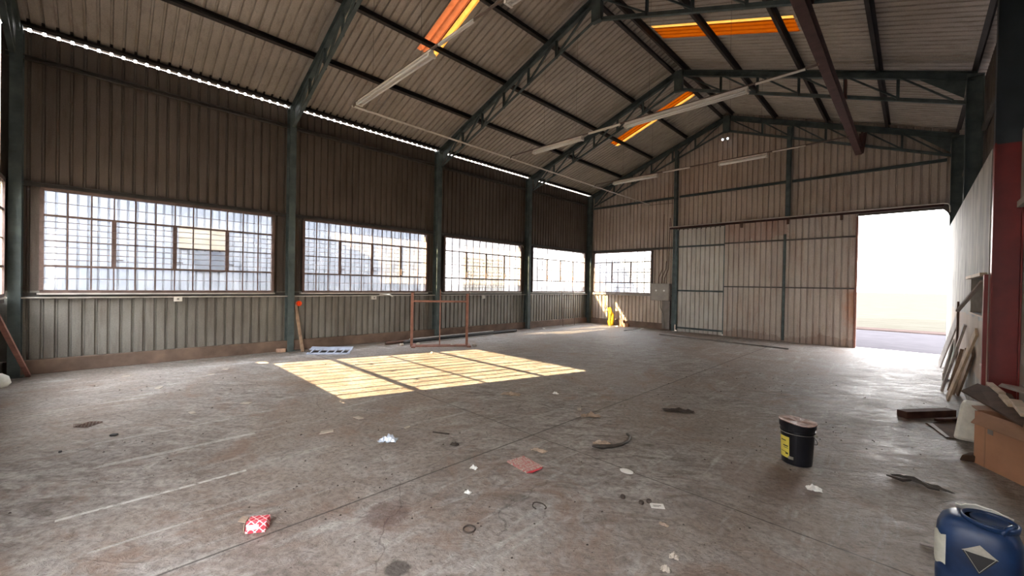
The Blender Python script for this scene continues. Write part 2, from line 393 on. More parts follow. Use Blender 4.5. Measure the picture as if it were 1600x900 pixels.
def ribpts(u0, u1, dep, up=1):
    out = []; k = math.floor(u0/RIB)-1
    def h(u):
        t = (u/RIB) % 1.0*RIB
        if t < .100: return 0.
        if t < .112: return dep*(t-.100)/.012
        if t < .134: return dep
        return dep*(RIB-t)/(RIB-.134)
    s = {u0, u1}
    while k*RIB < u1:
        for t in (0, .100, .112, .134):
            u = k*RIB+t
            if u0 < u < u1: s.add(u)
        k += 1
    return [(u, h(u+1e-9)*up) for u in sorted(s)]

def panel(mb, axis, pos, out, u0, u1, z0, z1, dep=.036):
    """ribbed sheet. axis 'y': wall runs along y at x=pos; axis 'x': runs along x at y=pos. out = +-1 outward"""
    P = ribpts(u0, u1, dep); vs = []
    for u, h in P:
        for z in (z0, z1):
            zz = z(u) if callable(z) else z
            vs.append((pos+out*h, u, zz) if axis == 'y' else (u, pos+out*h, zz))
    mb.add(vs, [(2*i, 2*i+2, 2*i+3, 2*i+1) for i in range(len(P)-1)])

def zroof(x): return ZR+.125-T*abs(x-RX)

# ------------------------------------------------------------------ ground outside
road_edge = 22.6
g = MB(); g.box(-60, 80, -60, road_edge, -.3, -.07)
struct(obj('ground', g, 'ground'), 'grey paved yard outside the sliding door opening')
g = MB(); g.box(-150, 260, road_edge+1.2, 600, -.3, -.04)
struct(obj('field', g, 'grass'), 'pale dry grass field beyond the yard')
g = MB(); g.box(-150, 260, road_edge, road_edge+1.2, -.3, -.035)
struct(obj('kerb', g, 'kerb'), 'brown kerb strip between yard and dry field')

# ------------------------------------------------------------------ floor & walls
g = MB(); g.box(-.2, WD+.3, -.2, D+.28, -.07, 0)
struct(obj('floor', g, 'floor'), 'worn dusty concrete warehouse floor')

PL = .30   # plinth height
# left wall
WL = [(k*B+.2758, (k+1)*B-.3312) for k in range(4)]
gu, gl_ = MB(), MB()
panel(gu, 'y', -.15, -1, -.15, D+.1, ZT, 5.193, .028)
y = -.15
for a, b in WL:
    panel(gu, 'y', -.15, -1, y, a, ZB, ZT); y = b
panel(gu, 'y', -.15, -1, y, D+.1, ZB, ZT)
panel(gl_, 'y', -.15, -1, -.15, D+.1, .2, ZB, .034)
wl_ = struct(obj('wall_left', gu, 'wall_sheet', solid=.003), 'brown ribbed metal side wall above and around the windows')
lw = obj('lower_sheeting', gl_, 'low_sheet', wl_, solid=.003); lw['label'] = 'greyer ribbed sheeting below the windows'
g = MB()
for k in range(4): g.box(-.24, -.06, k*B-.0 if k else -.2, (k+1)*B, 0, .215)
struct(obj('baseboard_left', g, 'plinth', bevel=.008), 'low brown concrete plinth under left wall sheeting')

# back wall (gable) : sheet plane y = D+.1
def zg(x): return zroof(x)+.012
WB = (.235, 2.639)
DO = (3.57, 9.96)
g = MB(); gp = .10
panel(g, 'x', D+gp, 1, -.15, DO[0], ZT, zg); panel(g, 'x', D+gp, 1, DO[0], DO[1], 3.50, zg); panel(g, 'x', D+gp, 1, DO[1], WD+.1, .0, zg)
panel(g, 'x', D+gp, 1, -.15, WB[0], ZB, ZT); panel(g, 'x', D+gp, 1, WB[1], DO[0], ZB, ZT)
panel(g, 'x', D+gp, 1, -.15, DO[0], .2, ZB)
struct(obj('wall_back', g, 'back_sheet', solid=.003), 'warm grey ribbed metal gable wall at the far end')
g = MB(); g.box(-.06, 3.54, D+.03, D+.2, 0, .215)
struct(obj('baseboard_back', g, 'plinth', bevel=.008), 'low brown concrete plinth under back wall sheeting')

# front wall (behind the camera)
WF = (.36, 3.41)
g = MB(); fy = -.16
FO = (7.7, 9.9, 2.9)  # open doorway added in the unseen wall to let in fill light
panel(g, 'x', fy, -1, -.15, FO[0], ZT, zg); panel(g, 'x', fy, -1, FO[0], FO[1], FO[2], zg); panel(g, 'x', fy, -1, FO[1], WD+.3, ZT, zg); panel(g, 'x', fy, -1, -.15, WF[0], ZB, ZT); panel(g, 'x', fy, -1, WF[1], FO[0], ZB, ZT); panel(g, 'x', fy, -1, FO[1], WD+.3, ZB, ZT)
panel(g, 'x', fy, -1, -.15, FO[0], .2, ZB-.06); panel(g, 'x', fy, -1, FO[1], WD+.3, .2, ZB); g.box(-.1, FO[0], -.2, -.1, 0, .215)
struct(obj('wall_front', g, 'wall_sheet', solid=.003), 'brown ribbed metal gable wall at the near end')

# right wall : sheeting above masonry
g = MB()
panel(g, 'y', WD+.04, 1, B-.05, D+.1, 2.9, lambda u: zroof(WD+.04)-.03)
panel(g, 'y', WD+.04, 1, -.15, B-.05, 3.4, lambda u: zroof(WD+.04)-.03)
panel(g, 'y', WD+.04, 1, -.15, B-.05, 0, 3.4)
wr = struct(obj('wall_right', g, 'wall_sheet', solid=.003), 'brown ribbed metal sheeting high on the right wall')
# plastered masonry, inner face flush with the column flanges, with a hatch opening
xi = WD-.205
HA = (7.75, 9.35, 1.24, 1.69)
g = MB()
ya, yb = 2*B+.10, D-.12
top = 3.02
g.box(xi, WD+.02, ya, yb, 0, HA[2]); g.box(xi, WD+.02, ya, yb, HA[3], top)
g.box(xi, WD+.02, ya, HA[0], HA[2], HA[3]); g.box(xi, WD+.02, HA[1], yb, HA[2], HA[3])
obj('masonry', g, 'plaster', wr)['label'] = 'white stained plaster wall'
g = MB(); g.box(WD-.02, WD+.02, B, 2*B+.1, 2.40, 3.15)
obj('masonry', g, 'plaster', wr)['label'] = 'white plaster band above grey door'
g = MB(); g.box(WD+.02, WD+.2, HA[0]-.05, HA[1]+.05, HA[2]-.05, HA[3]+.05)
obj('hatch_back', g, 'darkwood', wr)
g = MB(); g.box(WD+.004, WD+.05, B+.07, 2*B+.09, 0, 2.42)
for k in range(1, 12): g.box(WD-.001, WD+.005, B+.07, 2*B-.07, k*.2-.006, k*.2+.006)
d3 = struct(obj('door_3', g, 'greenwall'), 'grey green door in the right wall past the red column')
g = MB(); g.box(WD-.05, WD+.14, B+.02, 2*B-.08, 2.36, 2.42)
struct(obj('trim_1', g, 'boxgrey'), 'grey lintel over the grey green door')

# ------------------------------------------------------------------ roof
SKYL = {-1: [(2.34, 4.72, RIB*10, RIB*15), (2.34, 4.72, RIB*36, RIB*39), (2.36, 4.86, RIB*85, RIB*88)], 1: [(5.34, 7.87, RIB*9, RIB*16), (5.34, 7.87, RIB*62, RIB*66)]}  # near-bay sheets on both slopes are added, unseen, to light the foreground
XL0, XR1 = -.18, WD+.16
def roofpatch(mb, side, xa, xb, ya_, yb_, lift=0, dep=.036):
    P = ribpts(ya_, yb_, dep); vs = []
    for u, h in P:
        for x in (xa, xb): vs.append((x, u, ZR+.125-T*side*(x-RX)+h+lift))
    mb.add(vs, [(2*i, 2*i+1, 2*i+3, 2*i+2) for i in range(len(P)-1)])
g = MB(); 
for side, (x0, x1) in ((-1, (XL0, RX)), (1, (RX, XR1))):
    yy = -.3
    for xa, xb, a, b in sorted(SKYL[side], key=lambda q: q[2]):
        roofpatch(g, side, x0, x1, yy, a); roofpatch(g, side, x0, xa, a, b); roofpatch(g, side, xb, x1, a, b); yy = b
    roofpatch(g, side, x0, x1, yy, D+.3)
ceil = struct(obj('ceiling', g, 'roof_sheet', solid=.003), 'ribbed galvanised roof sheeting on both slopes')
g = MB(); 
g.prism([(RX-.28, 0, ZR+.19-T*.28), (RX, 0, ZR+.19), (RX+.28, 0, ZR+.19-T*.28), (RX+.28, 0, ZR+.175-T*.28), (RX, 0, ZR+.175), (RX-.28, 0, ZR+.175-T*.28)], (0, -.3, 0), (0, D+.3, 0))
obj('ridge_cap', g, 'roof_sheet', ceil)
g = MB(); g.prism([(RX-.2, 0, zroof(RX-.2)-.005), (RX, 0, zroof(RX)-.02), (RX, 0, zroof(RX)-.03), (RX-.2, 0, zroof(RX-.2)-.012)], (0, -.1, 0), (0, D, 0))
SKN = ['pale skylight sheet on the left slope of the near bay', 'pale faded amber skylight sheet over the first hanging lamp row', 'amber skylight sheet crossed by the long lamp near the far gable', 'wide pale skylight sheet on the right slope of the near bay', 'wide amber skylight sheet on the right-hand roof slope']
i = 0
for side in (-1, 1):
    for xa, xb, a, b in SKYL[side]:
        g = MB(); st_ = RIB if a > 3 else 0; roofpatch(g, side, xa-.05, xb+.05, a-.02+(st_ if side == 1 else 0), b+.02-(st_ if side == -1 else 0), .004)
        o = obj('skylight', g, 'clear_sheet' if a < 3 else 'amber_pale' if (side == -1 and a < 6) else 'amber', solid=.003)
        tag(o, SKN[i], 'skylight', 'amber skylight sheets in the roof'); i += 1
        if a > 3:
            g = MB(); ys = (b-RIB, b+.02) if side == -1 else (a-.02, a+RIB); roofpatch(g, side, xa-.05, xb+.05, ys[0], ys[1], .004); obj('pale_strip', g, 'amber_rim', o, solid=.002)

# purlins
PUR = [(-1, .015, 'eave purlin just above the bright gap on the left wall'), (-1, 1.36, 'first dark purlin up the left slope'), (-1, 2.60, 'second dark purlin up the left slope'), (-1, 3.83, 'third dark purlin up the left slope'),
       (-1, 4.93, 'dark ridge purlin on the left side of the ridge'), (1, 5.24, 'dark ridge purlin on the right side of the ridge'), (1, 6.42, 'first dark purlin down the right slope from the ridge'),
       (1, 7.65, 'second dark purlin down the right slope from the ridge'), (1, 8.86, 'third dark purlin down the right slope from the ridge'), (1, 10.06, 'eave purlin above the right wall')]
for side, x, lab in PUR:
    g = MB(); z = ZR-T*abs(x-RX)+.06; dx = .0
    nrm = Vector((T*side, 0, 1)).normalized()
    if abs(x-.015) < 1e-6: z += .02
    g.sweep((x, -.12, z), (x, D+.08, z), CSEC(.06, .12, .006), nrm)
    if x < 1.0 or True:
        pass
    tag(obj('roof_purlin', g, 'dark_steel'), lab+' under the roof sheeting' if 'purlin up' in lab or 'down' in lab else lab, 'purlin', 'dark roof purlins')

# ------------------------------------------------------------------ portal frames
FN = ['at the near gable end', 'nearest whole one, above first and second windows', 'above second and third windows', 'above third and fourth windows', 'against the far gable wall']
for k in range(5):
    Y = k*B
    if k == 4: Y = D-.02
    if k == 0: Y = .02
    # left column
    cl = thing('steel_column', 'teal steel column on left wall, ' + ['in the near corner by the front window', 'between first and second side windows', 'between second and third side windows', 'between third and fourth side windows', 'in the far left corner'][k], 'column', (0, Y, 0), 0, 'teal steel columns along left wall')
    g = MB(); g.sweep((0, 0, .012), (0, 0, 5.10), ISEC(.125, .2, .012, .009), (1, 0, 0)); obj('shaft', g, 'teal', cl)
    g = MB(); g.box(-.1, .13, -.09, .09, 0, .012); obj('base_plate', g, 'teal', cl)
    g = MB(); g.prism([(-.1, 0, 5.10), (.1, 0, 5.10), (.1, 0, 5.16), (-.1, 0, 5.12)], (0, -.06, 0), (0, .06, 0)); obj('cap_plate', g, 'teal', cl)
    cr = thing('steel_column', 'steel column on right side, ' + ['in the near right corner behind the camera', 'beside the near side door opening', 'red below and dark teal above', 'dark teal above the plaster wall', 'at the edge of the door opening'][k], 'column', (WD-.1, Y, 0), 0, 'steel columns along right wall')
    g = MB(); g.sweep((0, 0, .012), (0, 0, 5.10), ISEC(.125, .2, .012, .009), (-1, 0, 0)); obj('shaft', g, 'col_red' if k in (1, 2) else 'teal', cr)
    g = MB(); g.box(-.12, .1, -.09, .09, 0, .012); obj('base_plate', g, 'teal', cr)
    g = MB(); g.prism([(.1, 0, 5.10), (-.1, 0, 5.10), (-.1, 0, 5.16), (.1, 0, 5.12)], (0, -.06, 0), (0, .06, 0)); obj('cap_plate', g, 'teal', cr)
    # truss
    tr = thing('roof_truss', 'teal lattice roof truss ' + FN[k], 'truss', (RX, Y, 0), 0, 'teal lattice roof trusses')
    top = lambda x: ZR-T*abs(x)                      # x relative to the ridge
    bot = lambda x: 6.475+.02-.372*abs(x)
    for s in (-1, 1):
        e = 4.98
        g = MB(); g.sweep((s*e, 0, top(e)-.07), (0, 0, top(0)-.07), CSEC(.085, .14, .010) if s < 0 else [( -a, b) for a, b in CSEC(.085, .14, .010)][::-1]); obj('top_chord', g, 'teal', tr)
        g = MB(); g.sweep((s*(e-.1), 0, bot(e-.1)), (0, 0, bot(0)), LSEC(.06, .06, .008)); obj('bottom_chord', g, 'teal', tr)
        nodes = [.0, .98, 1.745, 2.51, 3.26, 4.02]
        for i, a in enumerate(nodes[1:]):
            g = MB(); g.sweep((s*a, .01, top(a)-.12), (s*a, .01, bot(a)+.01), LSEC(.045, .045, .007), (1, 0, 0)); obj('strut', g, 'teal', tr)
        ds = [.06]+nodes[1:]+[4.72]
        for i in range(len(ds)-1):
            a, b = ds[i], ds[i+1]
            g = MB(); g.sweep((s*(a+.02), -.02, top(a)-.14), (s*b, -.02, bot(b)+.03), LSEC(.035, .035, .006)); obj('diagonal_brace', g, 'teal', tr)
        g = MB(); g.prism([(s*4.88, 0, top(4.88)-.12), (s*4.3, 0, top(4.3)-.12), (s*4.33, 0, top(4.33)-.16), (s*4.86, 0, bot(4.86)+.10)], (0, -.006, 0), (0, .006, 0)); obj('haunch_plate', g, 'teal', tr)
    g = MB(); g.box(-.10, .10, -.05, .05, bot(0)-.03, top(0)-.02); obj('ridge_plate', g, 'teal', tr)

# hoist beam
hb = thing('hoist_beam', 'long red-brown steel beam hung lengthwise below the right-hand rafters', 'beam', (8.31, 0, 5.06))
g = MB(); g.sweep((0, -.05, .10), (0, D-.05, .10), ISEC(.13, .2, .014, .01)); obj('beam', g, 'primer', hb)
for k in range(1, 5):
    Y = k*B if k < 4 else D-.08
    g = MB(); g.box(.045, .085, Y-.05, Y+.05, .2, .56); g.box(-.085, .1, Y-.05, Y+.05, .2, .212); obj('hanger', g, 'primer', hb)
g = MB(); g.prism([(0, D-.06, .0), (.0, D-.06, .55), (.16, D-.06, .55), (.10, D-.06, .02)], (0, -.006, 0), (0, .006, 0)); obj('end_plate', g, 'primer', hb)

# girts, left wall
def girt(p, q, lab, sec=CSEC(.06, .07, .006), up=(0, 0, 1), mat='girt'):
    g = MB(); g.sweep(p, q, sec, up); return tag(obj('wall_girt', g, mat), lab, 'girt', 'horizontal wall girts')
girt((-.1, -.1, 4.77), (-.1, D, 4.77), 'dark upper girt on left wall just below the eave')
girt((-.1, -.1, ZT+.075), (-.1, D, ZT+.075), 'dark girt running above the left wall windows')
girt((-.1, -.1, ZB-.06), (-.1, D, ZB-.06), 'dark girt running under the left wall windows')
YB = D+.05
girt((.1, YB, 4.63), (3.4, YB, 4.63), 'girt on far gable wall, left of the first gable post', mat='teal')
girt((3.6, YB-.03, 4.63), (6.72, YB-.03, 4.63), 'girt on far gable wall between the two gable posts', mat='teal')
girt((6.84, YB, 4.63), (9.9, YB, 4.63), 'girt on far gable wall, right of the second gable post', mat='teal')
girt((.1, YB, ZT+.07), (3.4, YB, ZT+.07), 'girt above the gable wall window', mat='girt')
girt((.1, YB, ZB-.06), (3.4, YB, ZB-.06), 'girt under the gable wall window', mat='girt')
girt((.1, -.1, ZB-.13), (4.5, -.1, ZB-.06), 'girt under the near gable window', mat='girt')
girt((.1, -.1, ZT+.06), (4.5, -.1, ZT+.06), 'girt above the near gable window', mat='girt')
for k in range(4):
    ya2 = k*B+.12
    if k >= 1: girt((WD+.0, ya2, 4.2), (WD+.0, ya2+B-.2, 4.2), ['', 'girt high on right wall in the near bay', 'girt high on right wall above the hatch bay', 'girt high on right wall beside the far opening'][k], CSEC(.05, .08, .006))

# gable posts
for x, z0, lab in ((3.50, 0, 'teal gable post from floor to rafter beside the electrical box'), (6.77, 3.62, 'teal gable post above the sliding door')):
    g = MB(); g.sweep((x, D+.0, z0), (x, D+.0, top(x-RX)-.18), ISEC(.10, .14, .01, .008), (0, 1, 0))
    tag(obj('gable_post', g, 'teal'), lab, 'post', 'gable posts')

# ------------------------------------------------------------------ windows
def window(n, org, axis, out, width, sections, label, zb=ZB, zt=ZT, bw=.010):
    """org=(x,y) start, axis 'y'/'x'; out = outward sign"""
    H = zt-zb; r = H/4; P = width/(3*sections)
    def bx(mb, u0, u1, w0, w1, z0, z1):       # u along, w depth measured inward(+)
        if axis == 'y':
            a, b = sorted((org[0]-out*w0, org[0]-out*w1)); mb.box(a, b, org[1]+u0, org[1]+u1, z0, z1)
        else:
            a, b = sorted((org[1]-out*w0, org[1]-out*w1)); mb.box(org[0]+u0, org[0]+u1, a, b, z0, z1)
    f = MB(); t = .016
    bx(f, -.02, width+.02, -.04, .02, zb-.03, zb+t); bx(f, -.02, width+.02, -.04, .02, zt-t, zt+.03)
    bx(f, -.03, t, -.04, .02, zb, zt); bx(f, width-t, width+.03, -.04, .02, zb, zt)
    for q in (1, 3): bx(f, 0, width, -.015, .012, zb+q*r-.016, zb+q*r+.016)
    for s_ in range(1, sections):
        u = s_*3*P
        bx(f, u-.009, u+.009, -.012, .01, zb, zt); bx(f, u-.028, u+.028, -.018, .014, zb+r, zb+3*r)
    o = struct(obj('window_%d' % n, f, 'frame'), label)
    m = MB()
    bx(m, 0, width, -.010, .006, zb+2*r-.009, zb+2*r+.009)
    for s_ in range(sections):
        for j in (1, 2):
            u = (s_*3+j)*P; bx(m, u-bw, u+bw, -.010, .006, zb, zt)
    obj('glazing_bars', m, 'frame', o)
    m = MB()
    for zz in (.5*r, 1.25*r, 1.5*r, 1.75*r, 2.25*r, 2.5*r, 2.75*r, 3.5*r):
        a, b = (0, width)
        p = (org[0]-out*.03, org[1]+a, zb+zz) if axis == 'y' else (org[0]+a, org[1]-out*.03, zb+zz)
        q = (org[0]-out*.03, org[1]+b, zb+zz) if axis == 'y' else (org[0]+b, org[1]-out*.03, zb+zz)
        m.tube([p, q], .0055, 5)
    if n != 6: obj('burglar_bars', m, 'bar', o)
    m = MB(); bx(m, 0, width, -.004, -.001, zb, zt); obj('glass', m, 'glass', o)
    for s_ in range(1, sections):
        u = s_*3*P+.06; hm = MB(); bx(hm, u-.05, u+.05, .012, .03, zb+1.3*r, zb+1.34*r); bx(hm, u-.055, u-.035, .012, .045, zb+1.1*r, zb+1.5*r); obj('window_stay', hm, 'frame', o)
    s2 = MB(); bx(s2, -.05, width+.05, -.10, .03, zb-.055, zb-.03); obj('sill', s2, 'conduit', o)
    return o
NW = ['first and largest-looking window on left wall', 'second window on left wall', 'third window on left wall', 'fourth window on left wall next to the corner']
for k, (a, b) in enumerate(WL): window(k+1, (-.02, a), 'y', -1, b-a, 4, NW[k])
window(5, (WB[0], D+.02), 'x', 1, WB[1]-WB[0], 3, 'window in the far gable wall above the yellow sack')
window(6, (WF[0], -.06), 'x', -1, WF[1]-WF[0], 4, 'window in the near gable wall', zb=ZB-.045, bw=.019)
# pale reveals beside windows
g = MB()
for a, b in WL:
    g.box(-.15, -.04, a-.03, a-.015, ZB, ZT); g.box(-.15, -.04, b+.015, b+.03, ZB, ZT); g.box(-.15, -.04, a, b, ZT+.02, ZT+.035)
g.box(WB[0]-.03, WB[0]-.015, D+.04, D+.1, ZB, ZT); g.box(WB[1]+.015, WB[1]+.03, D+.04, D+.1, ZB, ZT)
g.box(WF[0]-.03, WF[0]-.015, -.16, -.08, ZB, ZT); g.box(WF[1]+.015, WF[1]+.03, -.16, -.08, ZB, ZT)
struct(obj('trim_2', g, 'girt'), 'steel reveals around the window openings')

# ------------------------------------------------------------------ sliding doors
def rpanel(mb, x0, x1, yp, z0, z1): panel(mb, 'x', yp, 1, x0, x1, z0, z1, .034)
g = MB(); rpanel(g, 3.60, 5.11, D+.01, .0, 3.50)
d1 = struct(obj('door_1', g, 'pale_door', solid=.003), 'pale ribbed door leaf with teal frame beside gable post')
g = MB()
for z in (2.90, 1.40, .13): g.box(3.58, 5.12, D-.04, D+.005, z-.028, z+.028)
g.box(5.085, 5.135, D-.045, D+.005, .04, 3.48); g.box(3.58, 3.62, D-.04, D+.005, .04, 3.48)
obj('frame', g, 'teal', d1)
g = MB(); rpanel(g, 5.12, 8.34, D-.05, .0, 3.53)
d2 = struct(obj('door_2', g, 'door_sheet', solid=.003), 'large weathered ribbed sliding door leaf beside the opening')
g = MB()
for z in (2.93, 1.56): g.box(5.12, 8.30, D-.09, D-.055, z-.02, z+.02)
obj('rail', g, 'girt', d2)
g = MB(); g.box(6.70, 6.76, D-.10, D-.055, .03, 3.1); obj('stile', g, 'teal', d2)
g = MB(); g.box(8.30, 8.345, D-.09, D-.03, .02, 3.44); obj('edge_stile', g, 'rust', d2)
for x in (5.6, 6.8, 8.0):
    g = MB(); g.box(x-.03, x+.03, D-.13, D-.10, 3.38, 3.56); obj('hanger', g, 'darkrust', d2)
# track with its curved end
tk = thing('door_track', 'long brown steel track above the sliding doors, curving at its right end', 'track', (3.36, D-.12, 3.55))
g = MB()
g.box(0, 6.5, -.03, .03, -.035, -.01); g.box(0, 6.5, -.03, -.02, -.035, .04); obj('rail', g, 'primer', tk)
g = MB(); g.tube([(0, -.04, .035), (6.35, -.04, .035), (6.5, -.06, .03), (6.57, -.12, .0), (6.59, -.16, -.06), (6.60, -.18, -.2)], .014, 8); obj('edge_tube', g, 'conduit', tk)
g = MB(); 
arc = [(6.30+.30*math.sin(a), 0, -.33+.30*math.cos(a)) for a in [i*H2/8 for i in range(9)]]
g.prism([(6.62, 0, -.03)]+[p for p in arc], (0, .03, 0), (0, .05, 0)); obj('corner_plate', g, 'girt', tk)
g = MB(); g.box(3.6, 9.95, D+.02, D+.08, 3.47, 3.60); struct(obj('trim_3', g, 'girt'), 'dark lintel above the door opening')

# ------------------------------------------------------------------ neighbouring and added buildings
nb = thing('neighbouring_building', 'long pale ribbed building seen through the side windows', 'building', (-2.6, 0, 0))
g = MB(); panel(g, 'y', 0, -1, -9.6, 8.6, -.07, 5.15); g.box(-6, -.03, -9.6, 26, 5.10, 5.2); g.box(-6, -5.9, -9.6, 26, -.07, 5.1); g.box(-6, -.03, 25.9, 26, -.07, 5.1); g.box(-6, -.03, -9.6, -9.5, -.07, 5.1)
obj('wall', g, 'nb_wall', nb)
g = MB(); panel(g, 'y', 0, -1, 8.6, 26, -.07, 5.15); obj('white_wall', g, 'nb_white', nb)  # white section added as a bright backdrop for the far side windows
p1, p2 = on(280, 352, 0, -2.55), on(357, 392, 0, -2.55)
g = MB(); g.box(0, .04, p1.y, p2.y, p2.z, p1.z); obj('shutter', g, 'nb_tan', nb)
p1, p2 = on(304, 392, 0, -2.55), on(352, 424, 0, -2.55)
g = MB(); g.box(0, .03, p1.y, p2.y, p2.z, p1.z); obj('window', g, 'nb_glass', nb)
g = MB()
for k in range(9): g.box(0, .05, 10.4, 12.6, 1.2+k*.16, 1.24+k*.16)
obj('louvres', g, 'nb_tan', nb)
ab = thing('storage_shed', 'grey louvred shed seen through the gable window', 'building', (-2.35, D+4, 0))
g = MB(); panel(g, 'x', 0, 1, 0, 5.2, -.07, 2.9); g.box(0, 5.2, .04, 3, 2.8, 2.9); g.box(0, .1, .04, 3, -.07, 2.8); g.box(5.1, 5.2, .04, 3, -.07, 2.8); obj('wall', g, 'nb_wall', ab)
g = MB()
for k in range(8): g.box(1.0, 4.6, -.05, -.005, 1.3+k*.15, 1.35+k*.15)
obj('louvres', g, 'nb_glass', ab)
fb = thing('opposite_building', 'white building facing the near gable door behind the camera', 'building', (1.95, -6, 0))  # added out of view: blocks direct sun and bounces fill into the doorway
g = MB(); panel(g, 'x', 0, -1, 0, 14, -.07, 6.0); g.box(0, 14, -5, -.04, 5.95, 6.05); g.box(0, .05, -5, -.04, -.07, 5.95); g.box(13.95, 14, -5, -.04, -.07, 5.95); obj('wall', g, 'nb_white', fb)
tk_ = thing('rooftop_tank', 'pale box tank on legs on the neighbouring roof', 'tank', (-2.95, -7.6, 5.2))  # box on legs added out of view to block stray sun strips
g = MB(); g.box(-.3, .35, -1.6, 1.75, .17, 1.4); obj('tank', g, 'nb_wall', tk_)
for x in (-.25, .3):
    for y_ in (-1.5, 1.6):
        g = MB(); g.box(x-.03, x+.03, y_-.03, y_+.03, 0, .17); obj('leg', g, 'duct', tk_)

# ------------------------------------------------------------------ lamps and conduits
ZL = 4.5
XC = 2.53
mc = thing('ceiling_conduit', 'long thin pale conduit running lengthwise to the far gable', 'conduit', (XC, 0, ZL))
g = MB(); g.tube([(0, 3.9, 0), (0, D+.04, 0)], .018, 8); obj('pipe', g, 'white_metal', mc)
g = MB(); g.tube([(0, D+.03, 0), (.0, D+.03, -.02), (.85, D+.03, -.05)], .010, 6); obj('tail', g, 'brownpipe', mc)
ROWS = [(3.93, [(2.76, 4.90)], [(6.30, 8.4)], 'nearest row'), (7.72, [(3.28, 4.60)], [(5.55, 7.58)], 'middle row'), (11.3, [(3.18, 4.50)], [(6.03, 7.03)], 'farthest row')]
for Y, l1, l2, nm in ROWS:
    hc = thing('lamp_conduit', 'thin conduit carrying the %s of tube lamps across the hall' % nm, 'conduit', (XC, Y, ZL+.045), 0, 'conduits of the lamp rows')
    g = MB(); g.tube([(0, 0, -.05), (.06, 0, 0), (5.9, 0, 0)], .016, 8); obj('pipe', g, 'brownpipe', hc)
    g = MB(); g.tube([(l1[0][1]-XC+.15, 0, -.012), (l1[0][1]-XC+.85, 0, -.012)], .022, 8); obj('pale_sleeve', g, 'white_metal', hc)
    g = MB(); g.tube([(l2[0][1]-XC+.1, 0, -.012), (l2[0][1]-XC+.7, 0, -.012)], .018, 8); obj('pale_sleeve', g, 'white_metal', hc)
    for (a, b), wh in ((l1[0], 'left'), (l2[0], 'right')):
        lp = thing('tube_lamp', 'unlit white twin-tube batten lamp, %s one of the %s' % (wh, nm), 'lamp', ((a+b)/2, Y, ZL), 0, 'hanging tube lamps')
        h = (b-a)/2
        g = MB(); g.prism([(-h, -.025, .028), (-h, -.025, .0), (-h, -.06, -.022), (-h, -.056, -.027), (-h, .056, -.027), (-h, .06, -.022), (-h, .025, .0), (-h, .025, .028)], (0, 0, 0), (2*h, 0, 0)); obj('housing', g, 'white_metal', lp)
        for s in (-1, 1):
            g = MB(); g.tube([(-h+.03, s*.034, -.048), (h-.03, s*.034, -.048)], .014, 10); obj('tube', g, 'tube', lp, smooth=True)
            g = MB(); g.box(s*(h-.012)-.014, s*(h-.012)+.014, -.055, .055, -.064, -.022); obj('end_cap', g, 'white_metal', lp)
        for u in (-h*.55, h*.75):
            g = MB(); xw = (a+b)/2+u; g.tube([(u, 0, .03), (u, 0, ZR-T*abs(xw-RX)-ZL+.10)], .002, 4); obj('suspension_wire', g, 'ink', lp)
fp = on(1135, 219, 1, D)
fdl = thing('floodlight', 'small twin white lamp high on the gable wall below the ridge', 'lamp', (fp.x, D-.05, fp.z))
for s in (-1, 1):
    g = MB(); g.lathe([(.012, -.03), (.03, .0), (.045, .04), (.04, .045)], 12, (s*.075, -.03)); lh = obj('lamp_head', g, 'white_metal', fdl, smooth=True)
    g = MB(); g.lathe([(.0, .0), (.032, .0), (.032, .004), (.0, .004)], 14); g.v = [(s*.075+x, -.075+z*-1, y_) for x, y_, z in g.v]; obj('lens', g, 'lit', lh)
g = MB(); g.box(-.09, .09, -.005, .06, .02, .045); obj('bracket', g, 'duct', fdl)

# wall conduit, sockets
wc = thing('wall_conduit', 'thin pale conduit running along the left wall below the windows', 'conduit', (.0, 0, 1.165))
g = MB(); g.tube([(-.05, -.1, 0), (-.05, 3.3, .0), (-.055, D-.05, .0)], .013, 8); obj('pipe', g, 'conduit', wc)
for q, nm in (((278, 467), 'below the first window'), ((584, 465), 'below the second window'), ((755, 464), 'below the third window')):
    p = on(*q, 0, -.03); so = thing('socket_box', 'small white socket box on wall conduit ' + nm, 'socket', (-.03, p.y, p.z), 0, 'socket boxes on wall conduit')
    g = MB(); g.box(-.02, .03, -.06, .06, -.045, .045); obj('box', g, 'white_metal', so, bevel=.006)
    g = MB(); g.box(.03, .034, -.015, .015, -.015, .015); obj('switch', g, 'duct', so)
wc = thing('wall_conduit', 'thin pale conduit running along the gable wall to the electrical box', 'conduit', (0, D+.01, 1.18))
g = MB(); g.tube([(.05, 0, 0), (1.6, 0, .0), (2.76, 0, .0)], .012, 8); obj('pipe', g, 'conduit', wc)
wc = thing('wall_conduit', 'pale conduit along the near gable wall', 'conduit', (0, -.09, 1.165))
g = MB(); g.tube([(.02, 0, 0), (4.5, 0, .0)], .016, 8); obj('pipe', g, 'conduit', wc)
p = on(607, 464, 0, .02)
bl = thing('loose_cable_end', 'white cable end sticking out from the wall conduit beside the rusty stand', 'cable', (-.03, p.y, 1.165))
g = MB(); g.tube([(0, -.22, .02), (.05, -.1, .03), (.1, 0, .02), (.12, .08, -.02)], [.012, .012, .02, .02], 8); obj('cable', g, 'white_metal', bl)
